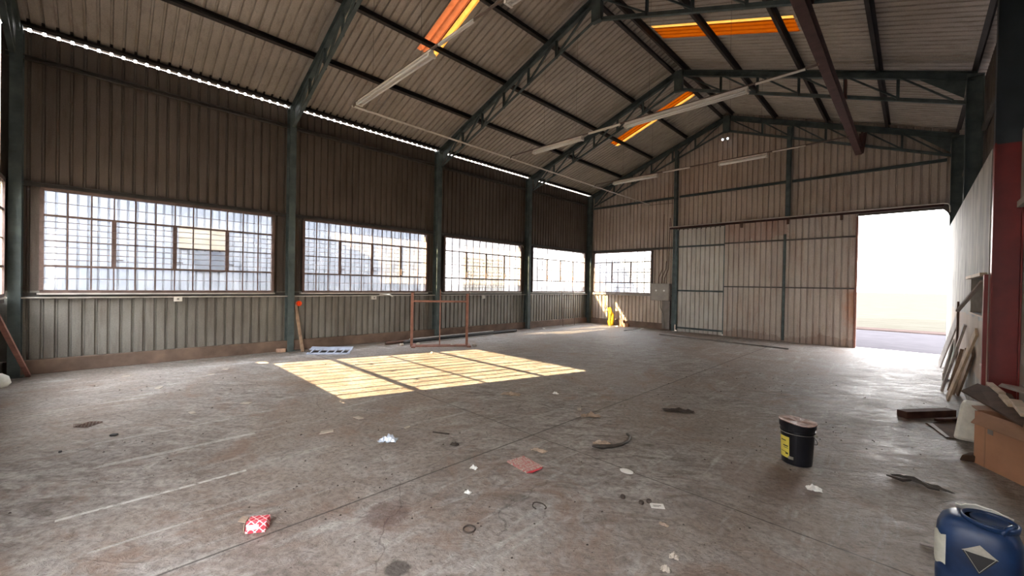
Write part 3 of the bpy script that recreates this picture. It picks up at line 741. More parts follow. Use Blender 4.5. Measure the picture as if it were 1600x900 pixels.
# electrical box
eb = thing('electrical_box', 'grey steel electrical box on the gable wall right of the window', 'electrical box', (3.06, D-.03, 1.335))
g = MB(); g.box(-.33, .33, -.13, .08, -.30, .30); obj('cabinet', g, 'boxgrey', eb, bevel=.012)
g = MB(); g.box(-.315, .315, -.142, -.131, -.285, .285); obj('door', g, 'boxgrey', eb, bevel=.006)
for s in (-.13, .16):
    g = MB(); g.lathe([(.034, -.147), (.034, -.143)], 16); g.v = [(x+s, z, y+.05) for x, y, z in g.v]; obj('round_label', g, 'paper', eb)
g = MB(); g.box(.05, .32, -.02, .07, -1.29, -.30); obj('cable_duct', g, 'duct', eb)
for x, hh in ((-.12, 2.75), (.0, 1.1), (.1, 2.6)):
    g = MB(); g.tube([(x, .0, .30), (x, .02, .5), (x+.12, .04, .8), (x+.14, .05, hh)], .012, 6); obj('cable', g, 'darkrust', eb)
g = MB(); g.tube([(.0, -.06, -.3), (.02, -.08, -.55), (.12, -.1, -.75), (.16, -.08, -1.1), (.15, -.06, -1.28)], .013, 6); obj('cable', g, 'duct', eb)

# ------------------------------------------------------------------ bucket
_d = fl(1249, 731)-fl(1237, 725); BX, BY = 8.64+_d.x, 5.25+_d.y
bk = thing('paint_bucket', 'black plastic bucket with yellow label and broken lid on the floor', 'bucket', (BX, BY, 0))
bk.scale = (.86, .86, 1)
g = MB(); g.lathe([(.120, 0), (.128, .004), (.142, .27), (.142, .275), (.150, .277), (.150, .292), (.145, .294), (.147, .315), (.156, .317), (.157, .355), (.150, .357), (.146, .30), (.13, .02), (.0, .02)], 40); obj('body', g, 'black', bk, smooth=False)
g = MB(); g.tube([(.1505*math.cos(a), .1505*math.sin(a), .270) for a in [i*math.pi/20 for i in range(40)]], .002, 5, True); obj('rim_line', g, 'silver', bk)
fa = math.atan2(CAM.y-BY, CAM.x-BX)
g = MB(); n = 28; vs = [(0, 0, .352)]
for ring in (.08, .163):
    for j in range(n):
        a = 2*math.pi*j/n; zz = .357+.004*math.sin(3*a+1)+(.014*max(0, math.cos(a-fa+1.4)) if ring > .1 else .004*math.sin(5*a)); vs.append((ring*math.cos(a), ring*math.sin(a), zz))
fs = [(0, 1+j, 1+(j+1) % n) for j in range(n)]+[(1+j, 1+n+j, 1+n+(j+1) % n, 1+(j+1) % n) for j in range(n)]
g.add(vs, fs); lid = simple('splashed_lid', (.42, .28, .23), .5, 0, .55, 22, .3); MT['lid'] = lid
obj('lid', g, 'lid', bk, solid=.006)
fa = math.atan2(CAM.y-BY, CAM.x-BX)     # direction towards the viewer
def cyl_patch(a0, a1, z0, z1, r0, r1, n=10):
    m = MB(); vs = []
    for i in range(n+1):
        a = a0+(a1-a0)*i/n; vs += [(r0*math.cos(a), r0*math.sin(a), z0), (r1*math.cos(a), r1*math.sin(a), z1)]
    m.add(vs, [(2*i, 2*i+2, 2*i+3, 2*i+1) for i in range(n)]); return m
rr = lambda z: .1282+.0138*z/.27
lb = obj('label', cyl_patch(fa-1.36, fa-.47, .055, .235, rr(.055)+.0035, rr(.235)+.0035), 'yellow', bk)
for z, a0, a1, hgt in ((.195, -1.15, -.7, .008), (.15, -.95, -.55, .010), (.136, -.90, -.55, .005), (.10, -1.2, -.7, .004), (.085, -.75, -.55, .014)):
    obj('print', cyl_patch(fa+a0, fa+a1, z, z+hgt, rr(z)+.0045, rr(z+hgt)+.0045), 'ink', lb)
g = cyl_patch(fa-.55, fa-.2, .05, .075, rr(.05)+.004, rr(.075)+.004); obj('paint_splash', g, 'silver', bk)
ha = fa+1.25
g = MB(); pts = []
for i in range(15):
    t = i/14; a = ha-.30+t*2.6; pts.append(((.162+.004*math.sin(math.pi*t))*math.cos(a), .165*math.sin(a), .27-.11*math.sin(math.pi*t)))
g.tube(pts, .003, 6); obj('handle', g, 'duct', bk)
g = MB(); g.lathe([(.0, 0), (.016, 0), (.016, .012), (.0, .012)], 12); g.v = [(.152*math.cos(ha)+x, .152*math.sin(ha)+y, .262+z) for x, y, z in g.v]; obj('handle_lug', g, 'silver', bk)

# ------------------------------------------------------------------ blue drum
dz = .45
dp = fl(1529, 806, dz)
dr = thing('blue_drum', 'blue plastic drum with open top at the bottom right corner', 'drum', (dp.x, dp.y, 0), 0)
KD = .76
va = math.atan2(CAM.y-dp.y, CAM.x-dp.x); dr.rotation_euler[2] = va+H2; dr.scale = (KD, KD, .45/.56)
def sup(a, n=3.4):
    c_, s_ = math.cos(a), math.sin(a); r = (abs(c_)**n+abs(s_)**n)**(-1/n); return r*c_, r*s_*.86
body = [(.150, .0), (.168, .012), (.178, .05), (.180, .20), (.174, .22), (.180, .24), (.181, .40), (.176, .46), (.160, .505), (.128, .535), (.11, .545), (.0, .545)]
g = MB(); g.lathe(body, 48, (0, 0), 0, sup); obj('body', g, 'blue', dr, smooth=True)
cx, cyy = .045, .0
def ring(r0, z0, r1, z1): return [(r0, z0), (r1, z1)]
g = MB(); g.lathe([(.118, .53), (.122, .553), (.122, .560), (.112, .562), (.108, .556), (.104, .535)], 40, (cx, cyy)); obj('rim', g, 'blue', dr, smooth=True)
g = MB(); g.lathe([(.104, .5475), (.0, .5475)], 40, (cx, cyy)); obj('opening', g, 'darkhole', dr)  # flat disc on the closed top; shade inside the drum put into its colour
g = MB(); g.lathe([(.080, .547), (.084, .556), (.078, .557), (.074, .548)], 32, (cx, cyy)); obj('inner_ring', g, 'blue', dr, smooth=True)
g = MB(); g.tube([(.09, -.11, .53), (.11, -.09, .56), (.135, -.04, .565), (.14, .02, .545)], .013, 8); obj('handle', g, 'blue', dr, smooth=True)
# white rag behind the opening
rg = MB(); vs = []; n = 12; w = 6
for i in range(n):
    for j in range(w):
        u = i/(n-1); v = j/(w-1); random.seed(i*31+j)
        vs.append((-.10+.24*u, .085+.055*v, .565+.03*math.sin(math.pi*u)*math.sin(math.pi*min(1, v+.25))+random.uniform(-.006, .006)-.03*v))
rg.add(vs, [(i*w+j, i*w+j+1, (i+1)*w+j+1, (i+1)*w+j) for i in range(n-1) for j in range(w-1)])
tag(obj('crumpled_rag', rg, 'foam', smooth=True, solid=.006), 'crumpled white rag lying on the rim of the blue drum', 'rag'); _o = C.objects[-1]; _o.location = dr.location; _o.rotation_euler = dr.rotation_euler; _o.scale = dr.scale
def drum_patch(poly, mat, name, off=.004):
    """poly: list of (angle, z) on the drum side"""
    m = MB(); vs = []
    for a, z in poly:
        x, y_ = sup(a); r = .181+off; vs.append((x*r, y_*r, z))
    m.add(vs, [tuple(range(len(vs)))]); return obj(name, m, mat, dr)
va = -H2   # viewer direction in drum space
def grid_patch(a0, a1, z0, z1, mat, name, off=.004, na=10, shape=None):
    m = MB(); vs = []
    for i in range(na+1):
        a = a0+(a1-a0)*i/na; zz0, zz1 = (z0, z1) if not shape else shape(i/na)
        for z in (zz0, zz1):
            x, y_ = sup(a); r = .181+off; vs.append((x*r, y_*r, z))
    m.add(vs, [(2*i, 2*i+2, 2*i+3, 2*i+1) for i in range(na)]); return obj(name, m, mat, dr)
grid_patch(va-1.30, va-.66, .26, .46, 'label', 'side_label', shape=lambda t: (.26+.01*math.sin(9*t), .455-.02*t+.008*math.sin(14*t)))
hz = grid_patch(va-.33, va+.42, .2, .4, 'ink', 'hazard_label', shape=lambda t: (.395-.11*(1-abs(2*t-1)), .401))
grid_patch(va-.33, va+.42, .2, .4, 'silver', 'hazard_label', .006, shape=lambda t: (.395, .396+.055*(1-abs(2*t-1))))
grid_patch(va-.28, va+.37, .2, .4, 'silver', 'hazard_line', .006, shape=lambda t: (.388-.10*(1-abs(2*t-1))+.006, .388-.10*(1-abs(2*t-1))+.010))

# ------------------------------------------------------------------ cardboard box & junk by the right wall
q0, q1 = fl(1521, 722), fl(1612, 766)
bdir = Vector((q1.x-q0.x, q1.y-q0.y, 0)).normalized(); ang = math.atan2(bdir.y, bdir.x)
bxo = thing('cardboard_box', 'big open brown cardboard box against the right wall', 'box', (q0.x, q0.y, 0), ang)
L, Wb, Hb = .98, .33, .46
g = MB(); t = .006
g.box(0, L, 0, t, 0, Hb); g.box(0, L, Wb-t, Wb, 0, Hb); g.box(0, t, t, Wb-t, 0, Hb); g.box(L-t, L, t, Wb-t, 0, Hb); g.box(t, L-t, t, Wb-t, 0, t)
obj('body', g, 'cardboard', bxo)
g = MB(); g.prism([(.06, 0, Hb), (L, 0, Hb), (L-.02, -.16, Hb-.06), (.16, -.14, Hb-.07)], (0, 0, 0), (0, 0, t)); obj('flap', g, 'cardin', bxo)
g = MB(); g.prism([(0, .02, Hb), (0, Wb, Hb), (-.14, Wb-.02, Hb+.02), (-.12, .06, Hb+.01)], (0, 0, 0), (0, 0, t)); obj('flap', g, 'cardin', bxo)
g = MB(); g.prism([(.02, Wb, Hb), (L, Wb, Hb), (L, Wb-.05, Hb+.2), (.1, Wb-.04, Hb+.17)], (0, 0, 0), (0, t, 0)); obj('flap', g, 'cardboard', bxo)
g = MB(); g.box(.13, .18, -.0025, 0, .30, .35); obj('sticker', g, 'duct', bxo)
g = MB(); g.box(.10, .112, -.0015, 0, .0, Hb-.02); obj('crease', g, 'cardin', bxo)
def loc_box(x, y_, z): return bxo.matrix_basis @ Vector((x, y_, z)) if False else Vector((q0.x, q0.y, 0))+Vector((math.cos(ang)*x-math.sin(ang)*y_, math.sin(ang)*x+math.cos(ang)*y_, z))
def board(name, lab, cat, pts, th, mat, grp=None, bevel=.003):
    """thin board through 4 world points (ccw), thickness along its normal"""
    P = [Vector(p) for p in pts]; nrm = (P[1]-P[0]).cross(P[2]-P[0]).normalized()
    c = sum(P, Vector())/len(P); g_ = MB(); g_.prism([p-c for p in P], nrm*-th/2, nrm*th/2)
    return tag(obj(name, g_, mat, bevel=bevel, loc=c), lab, cat, grp)
z1 = Hb+.03
P_ = [fl(*q) for q in ((1502, 612, .50), (1527, 601, .55), (1580, 618, .56), (1602, 646, .52), (1598, 668, .475), (1548, 638, .475))]
cc = sum(P_, Vector())/6; g = MB(); g.prism([p-cc for p in P_], (0, 0, 0), (0, 0, .014)); tag(obj('dark_board', g, 'darkboard', loc=cc), 'dark brown broken board lying across the cardboard box', 'board')
board('pale_hardboard', 'pale flat panel resting on top of the box behind the dark board', 'hardboard', [fl(1560, 603, .60), fl(1606, 617, .60), fl(1606, 607, .63), fl(1566, 600, .63)], .012, 'greywood')
board('dark_board', 'second dark board at the right-hand end of the box top', 'board', [loc_box(.35, .10, z1+.085), loc_box(.95, -.04, z1+.05), loc_box(.98, .12, z1+.09), loc_box(.4, .2, z1+.10)], .012, 'darkboard')
for i, (a, b, w_, zz) in enumerate((((1546, 599), (1566, 615), .045, .62), ((1566, 618), (1581, 634), .045, .60), ((1586, 626), (1606, 650), .07, .60))):
    p, q = fl(*a, zz), fl(*b, zz-.02); c = (p+q)/2; g = MB(); g.sweep(p-c, q-c, RECT(w_, .025)); tag(obj('wood_offcut', g, 'palewood', bevel=.004, loc=c), ['pale wood offcut resting across the top of the pile on the box', 'short pale wood offcut on the middle of the dark board', 'pale wood offcut at the right edge of the box pile'][i], 'wood offcut', 'wood offcuts on the box')
# foam block
f0 = fl(1511, 689); 
fo = MB(); fo.prism([(-.13, -.09, 0), (.14, -.12, 0), (.17, .10, 0), (-.10, .14, 0)], (0, 0, 0), (.05, .04, .38))
tag(obj('foam_block', fo, 'foam', bevel=.03, loc=(f0.x+.03, f0.y+.06, 0)), 'off-white foam block leaning at the end of the cardboard box', 'foam block')
g = MB(); g.prism([(0, 0, 0), (.16, .05, 0), (.20, .16, .01), (.05, .13, .0)], (0, 0, 0), (.02, .0, .06)); pp = fl(1498, 719)
tag(obj('dark_rag', g, 'darkboard', bevel=.01, loc=(pp.x, pp.y, 0)), 'dark crumpled scrap at the foot of the cardboard box', 'rag')
# timber on floor
a, b = fl(1419, 655), fl(1497, 652)
def timber(p, q, w, h, lab, mat, nm='timber_beam', grp=None, z=0):
    p = Vector((p[0], p[1], z+h/2)); q = Vector((q[0], q[1], z+h/2)); c = (p+q)/2; g_ = MB(); g_.sweep(p-c, q-c, RECT(w, h))
    return tag(obj(nm, g_, mat, bevel=.004, loc=c), lab, 'timber', grp)
n_ = Vector((-(b-a).y, (b-a).x, 0)).normalized()*.07
timber(a+n_, b+n_, .11, .08, 'dark thick timber lying on the floor in front of the leaning planks', 'darkwood')
a, b = fl(1462, 660), fl(1506, 659)
timber(a, b, .04, .03, 'small dark batten half hidden behind the thick floor timber', 'darkwood', 'timber_batten', None, .014)
board('dark_hardboard', 'thin dark panel lying flat beside the foam block', 'panel', [fl(1446, 661, .006), fl(1479, 684, .006), fl(1535, 690, .006), fl(1500, 657, .006)], .01, 'darkboard')
board('pale_strip', 'pale edge strip along the flat dark panel', 'strip', [fl(1449, 661, .014), fl(1478, 683, .014), fl(1484, 683, .014), fl(1457, 661, .014)], .004, 'greywood')
# leaning planks
def lean(foot, topp, w, th, mat, lab, grp='planks leaning on the right wall', xw=None, nm='leaning_plank'):
    f_ = fl(*foot); t_ = on(*topp, 0, (xw or xi)-th/2-.004); d = (t_-f_).normalized(); c = Vector((f_.x, f_.y, 0))
    g_ = MB(); side = d.cross(Vector((0, 1, 0))).normalized()
    up_ = Vector((1, 0, 0)); g_.sweep(Vector((0, 0, .0))+d*.012, t_-c, RECT(w, th), up_)
    return tag(obj(nm, g_, mat, bevel=.003, loc=c+Vector((0, 0, .004))), lab, 'plank', grp)
lean((1467, 572), (1496, 499), .24, .02, 'greywood', 'farthest grey-brown board leaning on the plaster wall', nm='leaning_board')
lean((1473, 594), (1489, 538), .26, .02, 'whiteboard', 'white board leaning behind the grey plank', nm='leaning_board')
lean((1471, 612), (1508, 508), .11, .03, 'greywood', 'tall grey plank leaning on the plaster wall')
lean((1482, 612), (1503, 546), .07, .04, 'wood', 'left of two brown posts behind the pale plank')
lean((1488, 615), (1511, 547), .07, .04, 'wood', 'right of two brown posts behind the pale plank')
lean((1480, 625), (1526, 519), .12, .025, 'palewood', 'nearest pale wooden plank, tallest at the front of the stack')
lean((1495, 616), (1520, 548), .16, .025, 'wood', 'brown plank with holes behind the pale plank')
# hatch fittings
g = MB(); g.box(xi-.05, xi+.03, HA[0]-.06, HA[1]+.05, HA[3], HA[3]+.035)
hf = obj('wall_hatch', g, 'palewood'); tag(hf, 'pale wooden head frame of the small hatch in the plaster wall', 'hatch')
g = MB(); g.box(xi-.02, xi+.01, HA[0]-.03, HA[0], HA[2], HA[3]); g.box(xi-.01, xi+.01, HA[0], HA[1], HA[2]-.015, HA[2]); obj('side_frame', g, 'palewood', hf)
for i, (y0, y1, m_) in enumerate(((7.85, 8.15, 'whiteboard'), (8.25, 8.45, 'greywood'))):
    g = MB(); g.sweep((xi+.06, y0, HA[2]+.005), (xi+.14, y1, HA[3]-.01), RECT(.09, .015), (1, 0, 0))
    tag(obj('wood_strip', g, m_), ['white slat leaning inside the wall hatch', 'grey slat leaning inside the wall hatch'][i], 'slat', 'slats in the hatch')
p1 = on(1536, 439, 0, xi-.02); p2 = on(1496, 486, 0, xi-.05-.12)
g = MB(); g.sweep(p1, p2, RECT(.035, .025)); tag(obj('propped_stick', g, 'greywood', bevel=.003), 'pale stick slanting down from the hatch head frame', 'stick')
g = MB(); g.tube([(xi-.015, 11.2, .005), (xi-.015, 11.2, 1.35)], .014, 8); tag(obj('brown_pipe', g, 'darkrust'), 'thin brown pipe standing against the plaster wall', 'pipe')
rj = MB(); rj.box(xi-.03, xi, 2*B+.10, 2*B+.16, .0, 1.70)
tag(obj('red_jamb', rj, 'redpaint'), 'red painted jamb strip beside the red column', 'post')
rj = MB(); rj.tube([(xi-.02, 2*B+.3, .72), (xi-.02, 2*B+.16, .72)], .01, 6); tag(obj('red_bolt', rj, 'redpaint'), 'small red bolt sticking out of the plaster wall', 'bolt')

# ------------------------------------------------------------------ rusty stand
a, b = fl(645, 542), fl(731, 541)
v = Vector((b.x-a.x, b.y-a.y, 0)); L = v.length; an = math.atan2(v.y, v.x)
st = thing('rusty_stand', 'rusty steel frame stand in front of the third column', 'stand', (a.x, a.y, 0), an)
for x, h_ in ((0, 1.27), (L, 1.26)):
    g = MB(); g.sweep((x, 0, .0), (x, 0, h_), LSEC(.06, .06, .008), (0, 1, 0)); obj('post', g, 'rust', st)
    g = MB(); g.tube([(x+.02, .02, 1.2), (x+.02, .02, 1.62)], .008, 6); obj('rod', g, 'darkrust', st)
    g = MB(); g.box(x-.03, x+.06, -.18, .30, 0, .035); obj('foot', g, 'rust', st)
g = MB(); g.sweep((L*.48, .03, 0), (L*.48, .03, 1.36), RECT(.025, .025), (0, 1, 0)); obj('middle_rod', g, 'rust', st)
g = MB(); g.sweep((0, 0, 1.07), (L, 0, 1.07), RECT(.03, .045)); obj('cross_bar', g, 'rust', st)
g = MB(); g.box(0, L, -.04, .06, .0, .03); g.box(.05, L-.05, .18, .26, .0, .02); obj('base_bar', g, 'rust', st)
for q, s_, nm in (((628, 540), .055, 'pale stone left of the rusty stand foot'), ((653, 541), .05, 'pale stone on the base of the rusty stand'), ((707, 540), .05, 'pale stone under the middle of the stand'), ((741, 541), .06, 'pale stone right of the rusty stand foot'), ((675, 552), .035, 'small white stone in front of the rusty stand')):
    p = fl(*q); g = MB(); random.seed(int(q[0])); n = 8
    g.lathe([(.0, 0), (s_*.8, .0), (s_, s_*.4), (s_*.75, s_*.9), (0, s_)], n); g.v = [(x*random.uniform(.8, 1.2), y_*random.uniform(.8, 1.2), z*random.uniform(.85, 1.1)) for x, y_, z in g.v]
    tag(obj('stone', g, 'stone', bevel=.006, loc=(p.x, p.y, .036 if 'base' in nm else 0)), nm, 'stone', 'stones around the rusty stand')
# second thin rack near the corner
a, b = on(877, 440, 0, .12), on(895, 440, 0, .12)
rk = thing('thin_rack', 'thin rusty rod rack leaning on left wall below the fourth window', 'rack', (.12, a.y, 0))
L2 = b.y-a.y; hh = a.z
g = MB(); g.tube([(.12, 0, 0), (0, 0, hh), (0, L2, hh), (.12, L2, 0)], .009, 6); obj('outer_rod', g, 'darkrust', rk)
for k in range(1, 5):
    g = MB(); z = hh*k/5; g.tube([(.12*(1-k/5), 0, z), (.12*(1-k/5), L2, z)], .006, 5); obj('rung', g, 'darkrust', rk)

# pipes and bars along the wall
def rod(name, lab, pts, r, mat, cat='pipe', grp=None):
    c = Vector(pts[0]); g_ = MB(); g_.tube([Vector(p)-c for p in pts], r, 10); return tag(obj(name, g_, mat, smooth=True, loc=c), lab, cat, grp)
p, q = fl(632, 537), fl(815, 518)
rod('dark_pipe', 'thickest dark pipe lying along the foot of left wall', [(.62, 6.1, .045), (.42, 10.2, .045)], .045, 'ink', grp='pipes along left wall')
rod('dark_pipe', 'dark pipe lying behind the thick one along left wall', [(.45, 5.7, .035), (.25, 9.5, .035)], .035, 'darkrust', grp='pipes along left wall')
rod('steel_rod', 'thin grey rod lying in front of the dark pipes', [(.78, 5.9, .015), (.62, 9.0, .015)], .015, 'duct', 'rod', 'pipes along left wall')
rod('steel_rod', 'thin pale rod lying on top of the dark pipes', [(.52, 6.3, .095), (.44, 9.2, .095)], .012, 'conduit', 'rod', 'pipes along left wall')
a, b = fl(1030, 523), fl(1232, 546)
rod('long_pipe', 'long thin grey pipe lying on the floor in front of the sliding door', [(a.x, a.y, .02), (b.x, b.y, .02)], .02, 'duct')
a, b = fl(975, 517), fl(1000, 514)
rod('steel_rod', 'short dark rod lying on the floor near the yellow sack', [(a.x, a.y, .012), (b.x, b.y, .012)], .012, 'duct', 'rod')

# leaning rusty pole and timber at left wall
f_ = fl(44, 589); t_ = on(-6, 492, 1, .06)
g = MB(); g.sweep((0, 0, .02), Vector((t_.x-f_.x, t_.y-f_.y, t_.z)), RECT(.05, .035)); tag(obj('rusty_pole', g, 'rust', loc=(f_.x, f_.y, 0)), 'rusty flat bar leaning into the near left corner', 'bar')
a = fl(2, 606)
g = MB(); g.lathe([(.10, 0), (.13, .05), (.12, .13), (.06, .18), (0, .19)], 12); random.seed(3); g.v = [(x*random.uniform(.9, 1.1), y_*random.uniform(.9, 1.1), z) for x, y_, z in g.v]
tag(obj('white_sack', g, 'foam', smooth=True, loc=(a.x-.05, a.y-.06, 0)), 'small white sack at the left edge by the near corner', 'sack')
f_ = fl(473, 551); t_ = on(461, 472, 0, -.02)
g = MB(); g.sweep((0, 0, .02), t_-Vector((f_.x, f_.y, 0)), RECT(.055, .04)); tag(obj('leaning_timber', g, 'wood', bevel=.004, loc=(f_.x, f_.y, 0)), 'brown timber leaning on left wall beside the second column', 'timber')
p = on(466, 474, 0, .02)
cp = thing('orange_cup', 'bright orange plastic cup hung on the wall above the leaning timber', 'cup', (.0, p.y, p.z))
g = MB(); g.lathe([(.035, -.07), (.045, -.02), (.052, .03), (.058, .035), (.05, .035), (.04, -.02), (.0, -.05)], 20); g.v = [(z+.04, x, y_) for x, y_, z in g.v]; obj('shell', g, 'orange', cp, smooth=True)
g = MB(); g.tube([(-.1, 0, .05), (-.02, 0, .06), (.0, 0, .04)], .004, 5); obj('hook', g, 'duct', cp)
p = fl(436, 549); g = MB(); g.box(-.09, .09, -.05, .05, 0, .075); o = tag(obj('broken_brick', g, 'brick', bevel=.012, loc=(.06, 3.55, 0)), 'broken brick on the floor left of the second column', 'brick'); o.rotation_euler[2] = 1.2

# plastic car panel on floor
pc = fl(507, 553)
cp_ = thing('car_panel', 'blue-grey slotted plastic car panel on the floor near the second column', 'car panel', (pc.x-.02, pc.y+.12, 0), math.radians(52))
g = MB(); n = 14
def arc_strip(mb, z0, z1, y0, y1, x0=-.42, x1=.42, bow=.05):
    vs = []
    for i in range(n+1):
        t = i/n; x = x0+(x1-x0)*t; bo = bow*(1-(2*t-1)**2); 
        vs += [(x, y0-bo, z0), (x, y1-bo, z1), (x, y1-bo, z1+.012), (x, y0-bo, z0+.012)]
    mb.add(vs, [(4*i+a, 4*i+4+a, 4*i+4+(a+1) % 4, 4*i+(a+1) % 4) for i in range(n) for a in range(4)]+[(0, 1, 2, 3), (4*n+3, 4*n+2, 4*n+1, 4*n)])
arc_strip(g, .002, .02, -.15, -.07); arc_strip(g, .06, .10, .03, .19)
obj('shell', g, 'bumper', cp_)
for k, x in enumerate((-.36, -.2, -.05, .1, .25, .38)):
    g = MB(); g.sweep((x, -.14, .02), (x+.05, .02, .085), RECT(.03, .012)); obj('rib', g, 'bumper', cp_)
g = MB(); g.box(-.38, .38, -.11, .09, .022, .034); obj('mesh_insert', g, 'ink', cp_)  # plain black sheet standing in for the dark holes

# yellow sack and carton near far corner
p = on(953, 510, 1, D-.25)
random.seed(11); g = MB(); n = 14; prof = [(.08, 0), (.11, .04), (.115, .16), (.09, .3), (.10, .42), (.07, .55), (.09, .64), (.02, .68)]
g.lathe(prof, n); g.v = [(x*random.uniform(.6, 1.3)+.05*math.sin(z*6), y_*random.uniform(.6, 1.2), z*random.uniform(.94, 1.04)) for x, y_, z in g.v]
g.tube([(-.05, 0, .5), (-.12, .02, .62), (-.16, .04, .74)], [.03, .02, .008], 6)
tag(obj('yellow_sack', g, 'yellowbag', smooth=True, loc=(p.x, D-.24, 0)), 'bright yellow crumpled sack standing against the gable wall below the window', 'sack')
p = on(976, 511, 1, D-.2)
g = MB(); g.box(-.13, .13, -.06, .06, 0, .13); g.prism([(-.13, -.06, .13), (-.02, -.06, .13), (-.02, .06, .13), (-.13, .06, .13)], (0, 0, 0), (-.02, 0, .10))
tag(obj('small_carton', g, 'cardboard', bevel=.005, loc=(p.x, D-.15, 0)), 'small torn carton beside the yellow sack', 'carton')
for q, lab, mt, s_ in (((1003, 514), 'pale scrap on the floor below the gable window', 'paper', .08), ((1011, 512), 'brown scrap lying by the wall below the electrical box', 'darkboard', .10), ((964, 510), 'pale scrap at the foot of the yellow sack', 'paper', .05), ((850, 514), 'thin pale scrap on the floor by the third window column', 'paper', .14)):
    p = fl(*q); random.seed(int(q[0])); g = MB(); g.prism([(-s_, -.02, 0), (s_, -.03, 0), (s_*.8, .04, 0), (-s_*.7, .03, 0)], (0, 0, 0), (0, 0, .02))
    o = tag(obj('floor_scrap', g, mt, loc=(p.x, p.y, 0)), lab, 'scrap', 'scraps near the walls'); o.rotation_euler[2] = random.uniform(0, 3)

# ------------------------------------------------------------------ litter
def crumple(name, q, size, mat, lab, cat, h=.04, seed=1, rz=0, flat=False):
    p = fl(*q); random.seed(seed); n = 9; g_ = MB(); vs = []
    for i in range(n):
        for j in range(n):
            u, v_ = i/(n-1)-.5, j/(n-1)-.5; vs.append((u*size[0]*random.uniform(.85, 1.1), v_*size[1]*random.uniform(.85, 1.1), max(.003, h*random.random()*(1-1.6*max(abs(u), abs(v_)))+.003)))
    g_.add(vs, [(i*n+j, (i+1)*n+j, (i+1)*n+j+1, i*n+j+1) for i in range(n-1) for j in range(n-1)])
    o = tag(obj(name, g_, mat, solid=.002, loc=(p.x, p.y, .001)), lab, cat); o.rotation_euler[2] = rz; return o
# red patterned carton
def m_check():
    m = M('red_lattice_print'); o = m.sep(); 
    w1 = m.n.new('ShaderNodeTexWave'); w1.bands_direction = 'DIAGONAL'; w1.inputs['Scale'].default_value = 14; m.l.new(m.tc.outputs['Object'], w1.inputs[0])
    w2 = m.n.new('ShaderNodeTexWave'); w2.bands_direction = 'DIAGONAL'; w2.inputs['Scale'].default_value = 14; m.l.new(m.vec((-1, 1, 1)), w2.inputs[0])
    f = m.math('MAXIMUM', w1.outputs['Fac'], w2.outputs['Fac'])
    m.set(col=m.ramp(f, (.9, (.62, .03, .05)), (.96, (.85, .62, .6))), rough=.4); return m.m
MT['check'] = m_check()
p = fl(401, 829)
rc = thing('red_carton', 'crushed red and white lattice-patterned carton on the floor', 'carton', (p.x, p.y, .002), math.radians(58))
g = MB(); g.prism([(-.055, -.03, 0), (.055, -.032, 0), (.06, .03, .0), (-.05, .034, .0)], (0, 0, 0), (.006, .008, .068)); obj('sleeve', g, 'check', rc, bevel=.004)
g = MB(); g.prism([(-.055, -.03, .01), (-.055, .03, .01), (-.052, .03, .066), (-.052, -.03, .058)], (-.006, 0, 0), (-.002, 0, 0)); g.prism([(-.05, .03, .068), (-.05, -.03, .068), (-.09, -.028, .078), (-.085, .03, .076)], (0, 0, 0), (0, 0, .003)); obj('open_end', g, 'tan', rc)
g = MB(); g.box(-.045, .02, -.0285, -.0275, .02, .05); obj('white_panel', g, 'paper', rc)
crumple('foil_wrapper', (606, 690), (.17, .085), 'foil', 'crumpled silvery blue wrapper on the floor', 'wrapper', .10, 5, .9)
# flattened red/white packet
p = fl(820, 727)
def m_pack():
    m = M('torn_printed_card'); f = m.noise(22, 6, .7, m.vec((1, 2, 1)), 1.); m.set(col=m.ramp(f, (.44, (.52, .46, .39)), (.50, (.42, .05, .06)), (.58, (.50, .44, .38))), rough=.6); return m.m
MT['pack'] = m_pack()
fp_ = thing('flat_packet', 'flattened red and white printed packet on the floor', 'packet', (p.x, p.y, .003), math.radians(-5))
g = MB(); g.prism([(-.13, -.085, 0), (.12, -.09, 0), (.13, .08, 0), (-.12, .09, 0)], (0, 0, 0), (.004, 0, .014)); obj('card', g, 'pack', fp_)
g = MB(); g.prism([(.12, -.09, .004), (.155, -.06, .008), (.15, .05, .01), (.13, .08, .004)], (0, 0, 0), (0, 0, .003)); obj('torn_flap', g, 'redpaper', fp_)
crumple('torn_scrap', (842, 705), (.14, .06), 'tan', 'tan torn scrap behind the flattened packet', 'scrap', .03, 8, .2)
# rubber hose piece
pts = [fl(*q, .02) for q in ((925, 697), (940, 698), (958, 697), (972, 694), (981, 689), (984, 682), (980, 678))]
rod('rubber_strip', 'curved strip of dark hose on the floor', pts, [.006, .02, .016, .014, .014, .014, .012], 'rubber', 'hose')
crumple('shredded_tie', (940, 694), (.16, .06), 'tan', 'frayed tan knot at the end of the curved hose', 'scrap', .05, 14, .6)
crumple('leaf_litter', (923, 651), (.22, .09), 'tan', 'curled tan cardboard piece on the floor beyond the hose', 'scrap', .06, 9, .7)
crumple('dark_bark', (1060, 643), (.34, .10), 'crumb', 'dark bark-like strip on the floor behind the bucket', 'bark', .07, 10, .55)
crumple('bark_chip', (799, 617), (.26, .12), 'tan', 'tan leafy scrap just beyond the sunlit patch', 'scrap', .05, 22, .5)
g = MB(); g.lathe([(.0, 0), (.045, 0), (.048, .006), (.0, .012)], 20); g.v = [(x*1.2, y_*.8, z) for x, y_, z in g.v]; p = fl(979, 737)
tag(obj('oval_disc', g, 'paper', loc=(p.x, p.y, 0)), 'small cream oval disc on the floor', 'disc')
p = fl(1027, 791); g = MB(); g.box(-.045, .045, -.03, .03, 0, .004); o = tag(obj('white_card', g, 'paper', loc=(p.x, p.y, 0)), 'small white card lying beside two dark caps', 'card'); o.rotation_euler[2] = .65
